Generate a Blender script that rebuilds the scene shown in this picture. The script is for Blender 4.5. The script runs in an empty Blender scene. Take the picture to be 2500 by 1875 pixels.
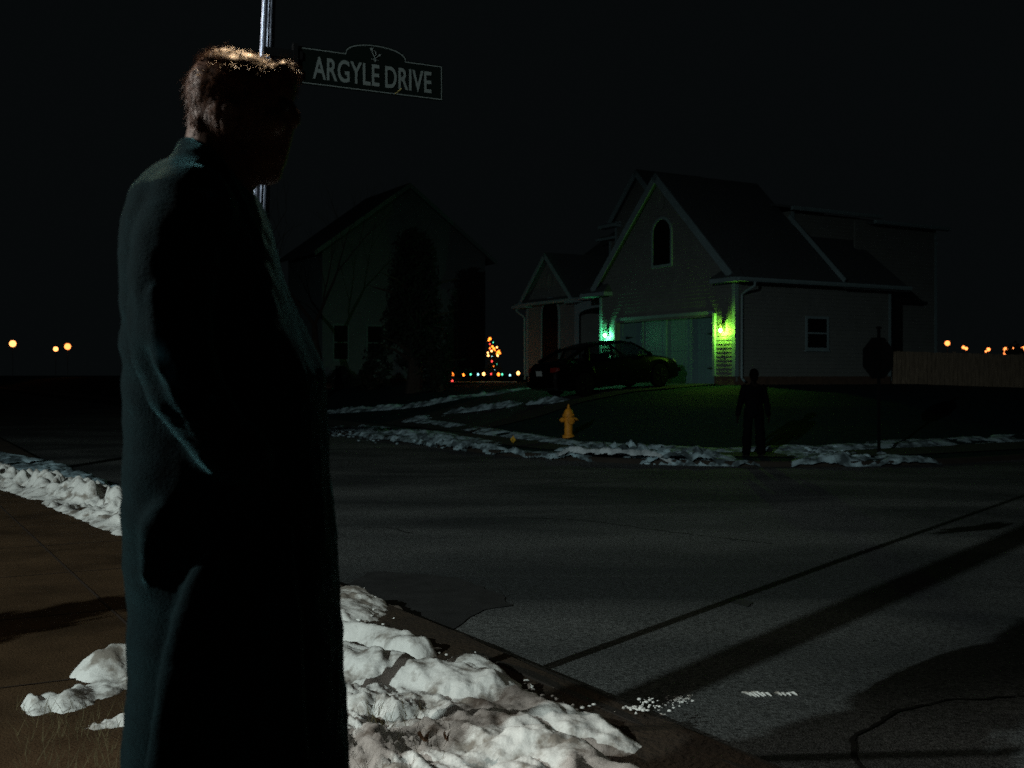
import bpy, bmesh, math, random
import numpy as np
from mathutils import Vector, Matrix
random.seed(7)
sc = bpy.context.scene
C = bpy.data.collections.new('scene'); sc.collection.children.link(C)
F = 2680.0; CX, HY, CZ = 1250.0, 915.0, 1.4          # focal length, principal column, horizon row, eye height
HX, HYW = 6.81, 33.5                                   # front right corner of the garage
R = math.radians

# ------------------------------------------------------------------ helpers
def tag(o, label=None, cat=None, group=None, kind=None):
    if label: o['label'] = label
    if cat: o['category'] = cat
    if group: o['group'] = group
    if kind: o['kind'] = kind
    return o
def empty(name, loc=(0,0,0), rz=0.0, label=None, cat=None, group=None):
    o = bpy.data.objects.new(name, None); C.objects.link(o)
    o.location = loc; o.rotation_euler = (0,0,rz); o.empty_display_size = 0.1
    return tag(o, label, cat, group)
class MB:
    def __init__(s): s.v = []; s.f = []; s.m = []
    def add(s, vs, fs, mi=0):
        b = len(s.v); s.v += [tuple(p) for p in vs]
        s.f += [tuple(b+i for i in f) for f in fs]; s.m += [mi]*len(fs); return s
    def box(s, x0,x1,y0,y1,z0,z1, mi=0):
        vs = [(x,y,z) for z in (z0,z1) for y in (y0,y1) for x in (x0,x1)]
        return s.add(vs, [(0,2,3,1),(4,5,7,6),(0,1,5,4),(2,6,7,3),(0,4,6,2),(1,3,7,5)], mi)
    def slab(s, pts, t, mi=0):                        # polygon extruded by vector t
        n = len(pts); t = Vector(t); a = [Vector(p) for p in pts]; b = [p+t for p in a]
        fs = [tuple(range(n))[::-1], tuple(range(n,2*n))]
        fs += [(i,(i+1)%n,(i+1)%n+n,i+n) for i in range(n)]
        return s.add(a+b, fs, mi)
    def tube(s, pts, rs, n=10, mi=0, cap=True):
        pts = [Vector(p) for p in pts]
        if not hasattr(rs,'__len__'): rs = [rs]*len(pts)
        vs = []; up = None
        for i,p in enumerate(pts):
            d = (pts[min(i+1,len(pts)-1)]-pts[max(i-1,0)]).normalized()
            if up is None: up = Vector((0,0,1)) if abs(d.z)<.9 else Vector((1,0,0))
            x = d.cross(up).normalized(); y = x.cross(d).normalized(); up = y
            for k in range(n):
                a = 2*math.pi*k/n; vs.append(p+rs[i]*(math.cos(a)*x+math.sin(a)*y))
        fs = [(i*n+k, i*n+(k+1)%n, (i+1)*n+(k+1)%n, (i+1)*n+k) for i in range(len(pts)-1) for k in range(n)]
        if cap: fs += [tuple(range(n))[::-1], tuple(range((len(pts)-1)*n, len(pts)*n))]
        return s.add(vs, fs, mi)
    def lathe(s, prof, c=(0,0,0), n=24, mi=0, axis='z'):
        vs = []
        for r,z in prof:
            for k in range(n):
                a = 2*math.pi*k/n
                p = (r*math.cos(a), r*math.sin(a), z)
                if axis=='x': p = (z, r*math.cos(a), r*math.sin(a))
                if axis=='y': p = (r*math.cos(a), z, r*math.sin(a))
                vs.append((c[0]+p[0],c[1]+p[1],c[2]+p[2]))
        m = len(prof)
        fs = [(i*n+k, i*n+(k+1)%n, (i+1)*n+(k+1)%n, (i+1)*n+k) for i in range(m-1) for k in range(n)]
        fs += [tuple(range(n))[::-1], tuple(range((m-1)*n, m*n))]
        return s.add(vs, fs, mi)
    def ball(s, c, r, n=12, mi=0, sc_=(1,1,1)):
        prof = []
        vs=[]; m=n//2+1
        for i in range(m+1):
            t = math.pi*i/m
            for k in range(n):
                a = 2*math.pi*k/n
                vs.append((c[0]+r*sc_[0]*math.sin(t)*math.cos(a), c[1]+r*sc_[1]*math.sin(t)*math.sin(a), c[2]+r*sc_[2]*math.cos(t)))
        fs = [(i*n+k,(i+1)*n+k,(i+1)*n+(k+1)%n,i*n+(k+1)%n) for i in range(m) for k in range(n)]
        return s.add(vs, fs, mi)
    def build(s, name, mats, parent=None, smooth=False, recalc=True):
        me = bpy.data.meshes.new(name); me.from_pydata([tuple(v) for v in s.v], [], s.f)
        if not isinstance(mats,(list,tuple)): mats=[mats]
        for m in mats: me.materials.append(m)
        if len(mats)>1: me.polygons.foreach_set('material_index', s.m)
        if recalc:
            bm = bmesh.new(); bm.from_mesh(me); bmesh.ops.recalc_face_normals(bm, faces=bm.faces); bm.to_mesh(me); bm.free()
        if smooth: me.polygons.foreach_set('use_smooth', [True]*len(me.polygons))
        me.update()
        o = bpy.data.objects.new(name, me); C.objects.link(o)
        if parent: o.parent = parent
        return o
def grid_mesh(name, X, Y, Z, mat, keep=None, parent=None, smooth=True):
    ny, nx = X.shape
    vs = np.stack([X.ravel(),Y.ravel(),Z.ravel()],1)
    idx = np.arange(ny*nx).reshape(ny,nx)
    q = np.stack([idx[:-1,:-1],idx[:-1,1:],idx[1:,1:],idx[1:,:-1]],-1).reshape(-1,4)
    if keep is not None:
        k = keep.ravel(); q = q[k[q].all(1)]
        used = np.unique(q); mp = -np.ones(len(vs),int); mp[used]=np.arange(len(used)); vs=vs[used]; q=mp[q]
    me = bpy.data.meshes.new(name); me.from_pydata(vs.tolist(), [], q.tolist()); me.materials.append(mat)
    if smooth: me.polygons.foreach_set('use_smooth',[True]*len(me.polygons))
    me.update(); o = bpy.data.objects.new(name, me); C.objects.link(o)
    if parent: o.parent = parent
    return o
_rng = np.random.RandomState(3); _perm = _rng.rand(256,256)
def vnoise(x,y):
    xi=np.floor(x).astype(int); yi=np.floor(y).astype(int); fx=x-xi; fy=y-yi
    fx=fx*fx*fx*(fx*(fx*6-15)+10); fy=fy*fy*fy*(fy*(fy*6-15)+10)
    g=lambda a,b:_perm[a%256,b%256]
    return (g(xi,yi)*(1-fx)+g(xi+1,yi)*fx)*(1-fy)+(g(xi,yi+1)*(1-fx)+g(xi+1,yi+1)*fx)*fy
def fbm(x,y,o=4):
    s=0;a=1;t=0
    for i in range(o):
        c,sn=math.cos(i*1.3),math.sin(i*1.3)
        s=s+a*vnoise((x*c-y*sn)*2**i+i*17.3,(x*sn+y*c)*2**i+i*9.1); t+=a; a*=.5
    return s/t                                          # 0..1
def worley(x,y):                                        # rounded lumps
    xi=np.floor(x).astype(int); yi=np.floor(y).astype(int); best=np.full(x.shape,9.)
    for i in (-1,0,1):
        for j in (-1,0,1):
            a=_perm[(xi+i)%256,(yi+j)%256]; b=_perm[(xi+i+91)%256,(yi+j+47)%256]
            best=np.minimum(best,(xi+i+a-x)**2+(yi+j+b-y)**2)
    t=1-np.clip(np.sqrt(best),0,1); return t*t*(3-2*t)

# ------------------------------------------------------------------ materials
def mat(name, col, rough=.8, var=.25, scale=3., bump=0., bscale=40., spec=.3, metal=0., col2=None, detail=6, sheen=0., sheen_tint=None, stretch=None):
    m = bpy.data.materials.new(name); m.use_nodes=True; nt=m.node_tree; N=nt.nodes; L=nt.links
    b=N['Principled BSDF']; b.inputs['Roughness'].default_value=rough; b.inputs['Metallic'].default_value=metal
    b.inputs['Specular IOR Level'].default_value=spec
    if sheen: 
        b.inputs['Sheen Weight'].default_value=sheen; b.inputs['Sheen Roughness'].default_value=.3
        b.inputs['Sheen Tint'].default_value=(*(sheen_tint or (1,1,1)),1)
    tc=N.new('ShaderNodeTexCoord'); mp=N.new('ShaderNodeMapping'); L.new(tc.outputs['Object'],mp.inputs[0])
    if stretch: mp.inputs['Scale'].default_value=stretch
    n=N.new('ShaderNodeTexNoise'); n.inputs['Scale'].default_value=scale; n.inputs['Detail'].default_value=detail; n.inputs['Roughness'].default_value=.62
    L.new(mp.outputs[0],n.inputs['Vector'])
    r=N.new('ShaderNodeValToRGB'); r.color_ramp.elements[0].position=.3; r.color_ramp.elements[1].position=.7
    c1=col2 if col2 else tuple(c*(1-var) for c in col); c2=col if col2 else tuple(min(1,c*(1+var)) for c in col)
    r.color_ramp.elements[0].color=(*c1,1); r.color_ramp.elements[1].color=(*c2,1)
    L.new(n.outputs[0],r.inputs[0]); L.new(r.outputs[0],b.inputs['Base Color'])
    if bump:
        n2=N.new('ShaderNodeTexNoise'); n2.inputs['Scale'].default_value=bscale; n2.inputs['Detail'].default_value=5
        L.new(mp.outputs[0],n2.inputs['Vector'])
        bp=N.new('ShaderNodeBump'); bp.inputs['Strength'].default_value=bump; bp.inputs['Distance'].default_value=.02
        L.new(n2.outputs[0],bp.inputs['Height']); L.new(bp.outputs[0],b.inputs['Normal'])
    return m
def emis(name, col, s):
    m=bpy.data.materials.new(name); m.use_nodes=True; nt=m.node_tree; nt.nodes.clear()
    e=nt.nodes.new('ShaderNodeEmission'); o=nt.nodes.new('ShaderNodeOutputMaterial')
    e.inputs[0].default_value=(*col,1); e.inputs[1].default_value=s; nt.links.new(e.outputs[0],o.inputs[0]); return m
def glassm(name, tint=(.5,.55,.55), refl=.12):
    m=bpy.data.materials.new(name); m.use_nodes=True; nt=m.node_tree; nt.nodes.clear()
    t=nt.nodes.new('ShaderNodeBsdfTransparent'); g=nt.nodes.new('ShaderNodeBsdfGlossy'); x=nt.nodes.new('ShaderNodeMixShader'); o=nt.nodes.new('ShaderNodeOutputMaterial')
    t.inputs[0].default_value=(*tint,1); g.inputs['Roughness'].default_value=.03; x.inputs[0].default_value=refl
    nt.links.new(t.outputs[0],x.inputs[1]); nt.links.new(g.outputs[0],x.inputs[2]); nt.links.new(x.outputs[0],o.inputs[0]); return m
def asphalt():
    m=bpy.data.materials.new('asphalt'); m.use_nodes=True; nt=m.node_tree; N=nt.nodes; L=nt.links; b=N['Principled BSDF']
    b.inputs['Specular IOR Level'].default_value=.25
    tc=N.new('ShaderNodeTexCoord')
    big=N.new('ShaderNodeTexNoise'); big.inputs['Scale'].default_value=.35; big.inputs['Detail'].default_value=5; big.inputs['Distortion'].default_value=.6
    fine=N.new('ShaderNodeTexNoise'); fine.inputs['Scale'].default_value=42.; fine.inputs['Detail'].default_value=8; fine.inputs['Roughness'].default_value=.8
    vor=N.new('ShaderNodeTexVoronoi'); vor.inputs['Scale'].default_value=110.
    for n in (fine,vor): L.new(tc.outputs['Object'],n.inputs['Vector'])
    mp=N.new('ShaderNodeMapping'); mp.inputs['Rotation'].default_value=(0,0,R(-30)); mp.inputs['Scale'].default_value=(.7,1.5,1)
    L.new(tc.outputs['Object'],mp.inputs[0]); L.new(mp.outputs[0],big.inputs['Vector'])
    r1=N.new('ShaderNodeValToRGB'); r1.color_ramp.elements[0].position=.38; r1.color_ramp.elements[1].position=.64
    r1.color_ramp.elements[0].color=(.025,.029,.03,1); r1.color_ramp.elements[1].color=(.082,.088,.085,1)
    r2=N.new('ShaderNodeValToRGB'); r2.color_ramp.elements[0].position=.36; r2.color_ramp.elements[1].position=.66
    r2.color_ramp.elements[0].color=(.08,.08,.08,1); r2.color_ramp.elements[1].color=(2.6,2.6,2.6,1)
    mx=N.new('ShaderNodeMixRGB'); mx.blend_type='MULTIPLY'; mx.inputs[0].default_value=1
    L.new(big.outputs[0],r1.inputs[0]); L.new(fine.outputs[0],r2.inputs[0]); L.new(r1.outputs[0],mx.inputs[1]); L.new(r2.outputs[0],mx.inputs[2])
    L.new(mx.outputs[0],b.inputs['Base Color']); b.inputs['Roughness'].default_value=.85
    bp=N.new('ShaderNodeBump'); bp.inputs['Strength'].default_value=.5; bp.inputs['Distance'].default_value=.01
    L.new(vor.outputs['Distance'],bp.inputs['Height']); L.new(bp.outputs[0],b.inputs['Normal']); return m
def snowm(name, clean=(.78,.8,.8), dirt_shade=(.3,.27,.23), p0=.36, p1=.56, scale=3.5):  # second tone: dirt and grey shading put into the snow colour
    m=mat(name, clean, .7, scale=scale, col2=dirt_shade, bump=.3, bscale=34., spec=.3)
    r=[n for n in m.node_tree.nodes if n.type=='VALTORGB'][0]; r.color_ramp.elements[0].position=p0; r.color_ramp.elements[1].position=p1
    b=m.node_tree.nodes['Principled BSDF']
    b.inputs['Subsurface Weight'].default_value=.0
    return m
M = dict(
 asphalt=asphalt(), snow=snowm('snow_near',(.78,.79,.75),(.26,.235,.2),.37,.5,6.), snowfar=snowm('snow_far',(.4,.56,.62),(.07,.1,.11),.42,.58,3.),  # snow_far, snow_mound: cool air tint of the distance put into the colour
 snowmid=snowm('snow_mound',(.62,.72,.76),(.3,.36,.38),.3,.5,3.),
 lawn=mat('lawn',(.009,.03,.034),.95,scale=7.,col2=(.003,.011,.013),bump=1.,bscale=45.,spec=.1),
 yard=mat('yard_soil',(.05,.033,.018),.95,scale=2.5,col2=(.02,.014,.009),bump=.8,bscale=40.),
 concrete=mat('concrete_walk',(.09,.055,.028),.9,scale=1.6,col2=(.035,.021,.01),spec=.1,bump=.35,bscale=90.),
 drive=mat('driveway_asphalt',(.014,.015,.015),.9,bump=.4,bscale=60.),
 walkfar=mat('wet_walk',(.022,.024,.024),.85,bump=.4,bscale=60.),
 kerb=mat('kerb_concrete',(.022,.018,.014),.9,bump=.4,bscale=50.),
 siding=mat('vinyl_siding',(.128,.148,.143),.65,var=.1,scale=2.,bump=.1,bscale=30.),
 siding2=mat('grey_green_siding',(.085,.12,.125),.7,var=.12,scale=1.5),
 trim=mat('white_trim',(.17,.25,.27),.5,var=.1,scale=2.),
 trim2=mat('pale_green_trim',(.1,.17,.165),.6,var=.1,scale=2.),
 roof=mat('dark_shingles',(.05,.062,.068),.95,scale=18.,var=.4,bump=.6,bscale=30.),
 found=mat('brown_foundation',(.075,.05,.035),.9,scale=5.,var=.3,bump=.5,bscale=25.),
 door=mat('garage_door_paint',(.11,.21,.225),.5,var=.08,scale=1.2,stretch=(3,3,.4)),
 black=mat('black_metal',(.01,.01,.01),.5,var=.2),
 pane=mat('dark_window_glass',(.003,.0035,.004),.6,var=.1,spec=.12),
 paint=mat('black_car_paint',(.0012,.0012,.0015),.28,var=.1,spec=.1),
 rubber=mat('tyre_rubber',(.003,.003,.003),.95,spec=.03), rim=mat('wheel_alloy',(.004,.004,.004),.6,metal=.0,spec=.1),
 carglass=glassm('car_glass',(.45,.5,.5),.06), tail=mat('tail_lens',(.12,.006,.004),.25,spec=.6),
 headl=mat('headlight_lens',(.25,.27,.27),.15,spec=.8), plate=mat('plate_white',(.3,.33,.33),.5,var=.1),
 hyd=mat('hydrant_yellow',(.55,.235,.02),.55,var=.25,scale=9.,bump=.2,bscale=40.),
 yellow=mat('marker_yellow',(.5,.3,.02),.5), wood=mat('fence_wood',(.15,.12,.085),.9,scale=6.,var=.4,stretch=(4,4,.5),bump=.4,bscale=25.),
 signdark=mat('dark_sign_back',(.004,.0045,.005),.9,spec=.1), bark=mat('bark',(.03,.024,.018),.95,scale=12.,var=.4,bump=.8,bscale=30.),
 leafdark=mat('evergreen_leaves',(.008,.014,.010),.9,scale=6.,var=.4), 
 galv=mat('galvanised_steel',(.15,.165,.21),.34,metal=.85,scale=9.,var=.25,stretch=(1,1,.3),bump=.15,bscale=30.),
 lamppost=mat('grey_lamp_paint',(.1,.1,.1),.5),
 signface=mat('sign_face_black_green',(.003,.006,.005),.95,var=.1,spec=.05), letter=mat('sign_sheeting_grey',(.12,.145,.14),.5,var=.12,scale=60.),
 coat=mat('teal_wool_coat',(.0032,.0115,.0145),.95,scale=30.,var=.3,sheen=.4,sheen_tint=(.2,.62,.72),bump=.3,bscale=210.,spec=.05),
 skin=mat('skin',(.12,.06,.035),.6,var=.1), hair=mat('auburn_hair',(.1,.036,.011),.5,scale=60.,var=.4),
 trouser=mat('black_cloth',(.004,.004,.005),.95,spec=.05), shoe=mat('shoe_leather',(.01,.009,.008),.5),
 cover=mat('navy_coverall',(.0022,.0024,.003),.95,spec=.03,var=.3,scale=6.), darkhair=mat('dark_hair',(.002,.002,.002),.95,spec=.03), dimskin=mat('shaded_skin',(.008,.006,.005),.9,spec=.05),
 leaf=mat('dead_leaf',(.06,.028,.012),.8,scale=40.), grass=mat('dry_grass',(.09,.075,.035),.9),
 crack=mat('crack_tar',(.006,.006,.006),.9), darker=mat('darker_asphalt',(.027,.028,.028),.75,scale=6.,var=.3,bump=.3,bscale=90.),
)

# ------------------------------------------------------------------ the lie of the land (metres; the streets run 30 degrees off the view)
c30, s30 = math.cos(R(30)), math.sin(R(30))
def to_uv(x,y):
    dx=x-HX; dy=y-HYW; return -s30*dx+c30*dy, c30*dx+s30*dy
def W(v,u): return HX+c30*v-s30*u, HYW+s30*v+c30*u
RC=7.
def e_far(u,v):
    a=u+11.4; b=v+11.1
    return np.where((a<RC)&(b<RC), RC-np.hypot(RC-np.minimum(a,RC),RC-np.minimum(b,RC)), np.minimum(a,b))
def e_near(u,v): return -19.9-v
def road_z(x,y): return -.0165*np.clip(y,0,20)
def G(x,y):
    x=np.asarray(x,float); y=np.asarray(y,float); u,v=to_uv(x,y); r=road_z(x,y)
    e=e_far(u,v)
    z=np.where(e>0, np.interp(e,[0,2.3,4.5,6,7.8,11.1,40],[-.25,-.2,.2,.6,.88,1.09,1.09]), r)
    return np.where(e_near(u,v)>0, r+.15, z)
def Gs(x,y): return float(G(x,y))
def hit(px,py):
    d=np.arange(1.5,140,.01); x=(px-CX)*d/F; z=CZ-(py-HY)*d/F
    k=np.argmax(z<=G(x,d)); d=d[k]
    return Vector(((px-CX)*d/F, d, Gs((px-CX)*d/F,d)))
def at(px,py,d): return Vector(((px-CX)*d/F, d, CZ-(py-HY)*d/F))

# road: one sheet under everything
ax=np.concatenate([np.linspace(-420,-40,12),np.linspace(-35,45,81),np.linspace(52,420,12)])
ay=np.concatenate([np.linspace(-300,-10,12),np.linspace(-8,60,69),np.linspace(66,520,12)])
X,Y=np.meshgrid(ax,ay); tag(grid_mesh('road',X,Y,road_z(X,Y),M['asphalt']),kind='structure')
# far lot
gu=np.concatenate([np.arange(-11.6,2,.2),np.arange(2,30,.6),np.linspace(31,380,24)])
gv=np.concatenate([np.arange(-11.4,2,.2),np.arange(2,22,.6),np.linspace(23,380,24)])
V,U=np.meshgrid(gv,gu); e=e_far(U,V)
X,Y=W(V,U); 
Z=np.interp(e,[0,2.3,4.5,6,7.8,11.1,40],[-.25,-.2,.2,.6,.88,1.09,1.09])+.03*(fbm(X*.7,Y*.7)-.5)*(e>2.5)
tag(grid_mesh('lawn',X,Y,Z,M['lawn'],keep=e>.04),kind='structure')
# near yard
gu=np.concatenate([np.linspace(-300,-34,14),np.arange(-32,10,.25),np.linspace(11,380,24)])
gv=np.concatenate([np.linspace(-300,-40,12),np.arange(-38,-20.0,.25),[-20.0]])
V,U=np.meshgrid(gv,gu); X,Y=W(V,U)
tag(grid_mesh('yard',X,Y,road_z(X,Y)+.13+.04*(fbm(X*2,Y*2)-.5),M['yard']),kind='structure')
# lot right of the side street
gu=np.linspace(-300,-21,30); gv=np.linspace(-9,380,30); V,U=np.meshgrid(gv,gu); X,Y=W(V,U)
tag(grid_mesh('verge',X,Y,road_z(X,Y)+.1,M['lawn']),kind='structure')

def kerb_path(off=0.):                                  # far kerb, offset inward
    P=[]
    for u in np.concatenate([np.linspace(200,20,10),np.arange(19,-11.4+RC,-.5)]): P.append((u,-11.1+off))
    for k in range(0,19):
        a=k/18*math.pi/2; r=RC-off
        P.append((-11.4+RC-r*math.sin(a), -11.1+RC-r*math.cos(a)))
    for v in np.concatenate([np.arange(-11.1+RC+.5,20,.5),np.linspace(22,200,10)]): P.append((-11.4+off,v))
    return P
def path_strip(name, offs, zs, m, kind='structure'):    # offs: list of offsets, zs: height at each
    rows=[kerb_path(o) for o in offs]
    X=np.array([[W(v,u)[0] for u,v in r] for r in rows]); Y=np.array([[W(v,u)[1] for u,v in r] for r in rows])
    Z=np.array([[z if z is not None else 0 for _ in r] for z,r in zip(zs,rows)],float)
    return tag(grid_mesh(name,X,Y,Z,m,smooth=False),kind=kind)
path_strip('kerb',[0,.01,.03,.16,.161],[-.36,-.255,-.235,-.232,-.27],M['kerb'])
ee=list(np.linspace(.95,2.3,8)); path_strip('sidewalk',ee,[np.interp(q,[0,2.3],[-.25,-.2])+.02 for q in ee],M['walkfar'])
# near kerb with gutter and sidewalk
def near_strip(name, vs, dz, m, u0=-34, u1=60, n=180):
    U,V=np.meshgrid(np.linspace(u0,u1,n),np.array(vs)); X,Y=W(V,U)
    return tag(grid_mesh(name,X,Y,road_z(X,Y)+np.array(dz)[:,None],m,smooth=False),kind='structure')
near_strip('kerb',[-19.74,-19.76,-19.95,-20.12,-20.121],[-.05,.012,.11,.13,.1],M['kerb'])
o=near_strip('sidewalk',[-20.7,-20.72,-22.4,-22.42],[.12,.172,.172,.12],M['concrete'])
# joints in the near walk
b=MB()
for k in range(-22,6):
    u=k*1.5+.4
    p=[W(-20.73,u),W(-20.73,u+.012),W(-22.39,u+.012),W(-22.39,u)]
    b.add([(x,y,float(road_z(x,y))+.176) for x,y in p],[(0,1,2,3)])
q=[(W(-21.5,-30+.5*k),W(-21.515,-30+.5*k)) for k in range(120)]
for i in range(119):
    p=[q[i][0],q[i+1][0],q[i+1][1],q[i][1]]; b.add([(x,y,float(road_z(x,y))+.176) for x,y in p],[(0,1,2,3)])
tag(b.build('sidewalk_joints',mat('joint_dirt',(.035,.022,.014),.95)),kind='structure')
# driveway of the lit house
U,V=np.meshgrid(np.linspace(.7,6.9,24),np.concatenate([[-11.0],np.linspace(-10.9,-10.2,4)])); X,Y=W(V,U)
tag(grid_mesh('driveway_apron',X,Y,np.interp(V+11.1,[0,2.3],[-.25,-.2])+.026,M['drive']),kind='structure')
U,V=np.meshgrid(np.linspace(.7,6.9,24),np.linspace(-8.79,-.02,60)); X,Y=W(V,U)
tag(grid_mesh('driveway',X,Y,np.interp(V+11.1,[0,2.3,4.5,6,7.8,11.1],[-.25,-.2,.2,.6,.88,1.09])+.035,M['drive']),kind='structure')
# curb ramp, bare and wet, where the far figure stands
# dark patches, wet gutter and cracks on the road
def patch(name,pts,m,dz):
    P=[hit(*p) for p in pts]; n=len(P)
    c=sum(P,Vector())/n; b=MB(); ring=[]
    for i in range(n*6):
        a=P[i//6]; a2=P[(i//6+1)%n]; t=(i%6)/6; a0=P[(i//6-1)%n]; a3=P[(i//6+2)%n]
        q=.5*((2*a)+(a2-a0)*t+(2*a0-5*a+4*a2-a3)*t*t+(3*a-a0-3*a2+a3)*t**3)
        j=float(vnoise(np.array(q.x*9.),np.array(q.y*9.)))-.5; q=q+(q-c).normalized()*j*.1
        ring.append((q.x,q.y,float(road_z(q.x,q.y))+dz))
    b.add(ring+[(c.x,c.y,float(road_z(c.x,c.y))+dz)],[(i,(i+1)%len(ring),len(ring)) for i in range(len(ring))])
    return tag(b.build(name,m),kind='structure')
patch('dark_patch',[(815,1412),(900,1402),(1000,1403),(1110,1412),(1185,1440),(1255,1478),(1180,1490),(1060,1500),(960,1545),(830,1500)],M['darker'],.006)
patch('dark_patch',[(1180,1625),(1300,1612),(1400,1660),(1520,1730),(1450,1745),(1300,1690)],M['darker'],.0065)
patch('dark_patch',[(1780,1468),(1800,1464),(1830,1476),(1822,1482)],M['darker'],.006)
def crack(pts,w):
    P=[]; 
    for i in range(len(pts)-1):
        a,b2=hit(*pts[i]),hit(*pts[i+1]); n=max(3,int((b2-a).length/.06))
        for k in range(n): P.append(a.lerp(b2,k/n)+Vector((random.uniform(-1,1),random.uniform(-1,1),0))*.018)
    b=MB()
    for i in range(len(P)-1):
        d=(P[i+1]-P[i]).normalized(); s=Vector((-d.y,d.x,0)); w1=w*random.uniform(.3,1.2); w2=w*random.uniform(.3,1.2)
        if i: w1=lw
        lw=w2
        b.add([(q.x,q.y,float(road_z(q.x,q.y))+.005) for q in (P[i]+s*w1,P[i]-s*w1,P[i+1]-s*w2,P[i+1]+s*w2)],[(0,1,2,3)])
    tag(b.build('road_crack',M['crack']),kind='structure')
crack([(2105,1900),(2098,1860),(2085,1810),(2095,1785),(2160,1765),(2175,1740),(2250,1725),(2310,1712),(2460,1705),(2560,1700)],.012)
crack([(1220,1262),(1420,1270),(1640,1300),(1900,1330)],.01)
crack([(890,1288),(960,1290),(1010,1305)],.012)

# ------------------------------------------------------------------ snow
def seg_field(x,y,P):                                   # distance to a polyline
    D=np.full(x.shape,99.)
    for a,b in zip(P[:-1],P[1:]):
        dx,dy=b[0]-a[0],b[1]-a[1]; L=dx*dx+dy*dy+1e-9
        t=np.clip(((x-a[0])*dx+(y-a[1])*dy)/L,0,1)
        D=np.minimum(D,np.hypot(x-a[0]-t*dx,y-a[1]-t*dy))
    return D
def near_pt(px,py,z=.2):
    d=(CZ-z)*F/(py-HY); return ((px-CX)*d/F,d)
X,Y=np.meshgrid(np.arange(-3.4,1.5,.0135),np.arange(2.5,9.2,.0135))
H=np.full(X.shape,-.05)
def ridge(pts,r,h,z=.2,pw=2.):
    global H
    D=seg_field(X+.05*(fbm(X*7,Y*7)-.5),Y+.05*(fbm(X*7+5,Y*7)-.5),[near_pt(px,py,z) for px,py in pts]); H=np.maximum(H, -.05+(h+.05)*np.exp(-(D/r)**pw))
ra=R(28); xr_=X*math.cos(ra)+Y*math.sin(ra); yr_=-X*math.sin(ra)+Y*math.cos(ra)     # drift grain
wx=xr_*1.35+.16*(fbm(X*4,Y*4+9)-.5); wy=yr_*.6+.16*(fbm(X*4+31,Y*4)-.5)
ridge([(560,1500),(700,1540),(830,1572),(930,1585),(1030,1600),(1110,1612),(1150,1630)],.17,.17,.2,2.2)
ridge([(1130,1620),(1200,1668),(1290,1715),(1340,1750)],.14,.05,.1)
ridge([(780,1660),(880,1665),(960,1690)],.14,.12,.18,2.2)
ridge([(1215,1800),(1290,1790),(1360,1800),(1420,1835)],.15,.16,.2,2.2)
ridge([(1400,1860),(1470,1850),(1535,1872)],.11,.15,.2,2.2)
ridge([(1330,1755),(1400,1775)],.08,.07,.13)
ridge([(780,1690),(1000,1720),(1180,1745),(1330,1790)],.3,.06,.1); ridge([(850,1790),(1100,1800),(1250,1830)],.3,.07,.12)
ridge([(600,1850),(800,1815),(900,1800),(1000,1840),(1150,1860),(1300,1885)],.22,.10,.16)
ridge([(900,1960),(1200,1960),(1450,1950)],.3,.12,.16)
ridge([(850,1440),(880,1470),(850,1500)],.22,.03,.05)
ridge([(830,1520),(900,1530),(960,1550),(1010,1570)],.09,.07,.1)
ridge([(255,1565),(330,1545),(450,1540)],.12,.17,.24,2.2)
ridge([(150,1690),(230,1660),(330,1640),(460,1640)],.2,.05,.15)
ridge([(250,1735),(330,1730),(470,1720)],.12,.06,.16)
ridge([(330,1780),(420,1790)],.07,.04,.15); ridge([(80,1690),(85,1700)],.05,.06,.15)
u_,v_=to_uv(X,Y); H0=H.copy()
H=H*.66+.09*(fbm(wx*5.,wy*5.,4)-.47)+.012*(fbm(wx*22,wy*22,4)-.5)*(fbm(X*1.7,Y*1.7,2)*1.6)+.02*(1-np.abs(2*fbm(wx*8+3,wy*8,3)-1)-.6)+.022*(worley(wx*7,wy*7)-.45)*np.clip(H*14,0.,1.)
fine_=np.clip((1.2-np.hypot(X+.9,(Y-3.7)*.8)),0,1)
H=H+.045*fine_*(worley(wx*24,wy*24)-.5)*(H>-.01)
H=H-.06*np.clip((.01-H0)/.07,0,1)
yard_b=np.where(e_near(u_,v_)>0,road_z(X,Y)+.13,road_z(X,Y)+.0); yard_b=road_z(X,Y)+.13*np.clip((e_near(u_,v_)+.26)/.36,0,1)
tag(grid_mesh('snow_bank',X,Y,yard_b+H+.02,M['snow'],keep=(H>-.055)),'ploughed snow heaped along the near kerb, bright in the foreground','snow bank',kind='stuff')

def snow_strip(pts, width, h, thr=.45, m='snowfar', res=.06, nf=1.4, lump=.5, label=None):
    P=[hit(*p) for p in pts]; P2=[(p.x,p.y) for p in P]
    x0=min(p[0] for p in P2)-width; x1=max(p[0] for p in P2)+width; y0=min(p[1] for p in P2)-width; y1=max(p[1] for p in P2)+width
    x,y=np.meshgrid(np.arange(x0,x1,res),np.arange(y0,y1,res))
    D=seg_field(x,y,P2)/width
    n=fbm(x*nf+3.3,y*nf+1.7,5); w=worley(x*4.2,y*4.2)
    hh=np.minimum((n-thr)*2.,.45)*np.exp(-(D*1.5)**2)-np.clip(D-.85,0,1)*.8
    hz=h*hh*(1-lump+lump*2.2*w)
    g=G(x,y); u,v=to_uv(x,y)
    inside=(e_far(u,v)>-.12)|(e_near(u,v)>-.5)
    return grid_mesh('snow_patch',x,y,g+np.where(hz<0,hh*.35,hz)+.028,M[m],keep=(hh>-.3)&inside&(D<1.9)), label
def S(pts,label,**k):
    o,_=snow_strip(pts,k.pop('width'),k.pop('h'),**k); tag(o,label,'snow',kind='stuff')
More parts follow.
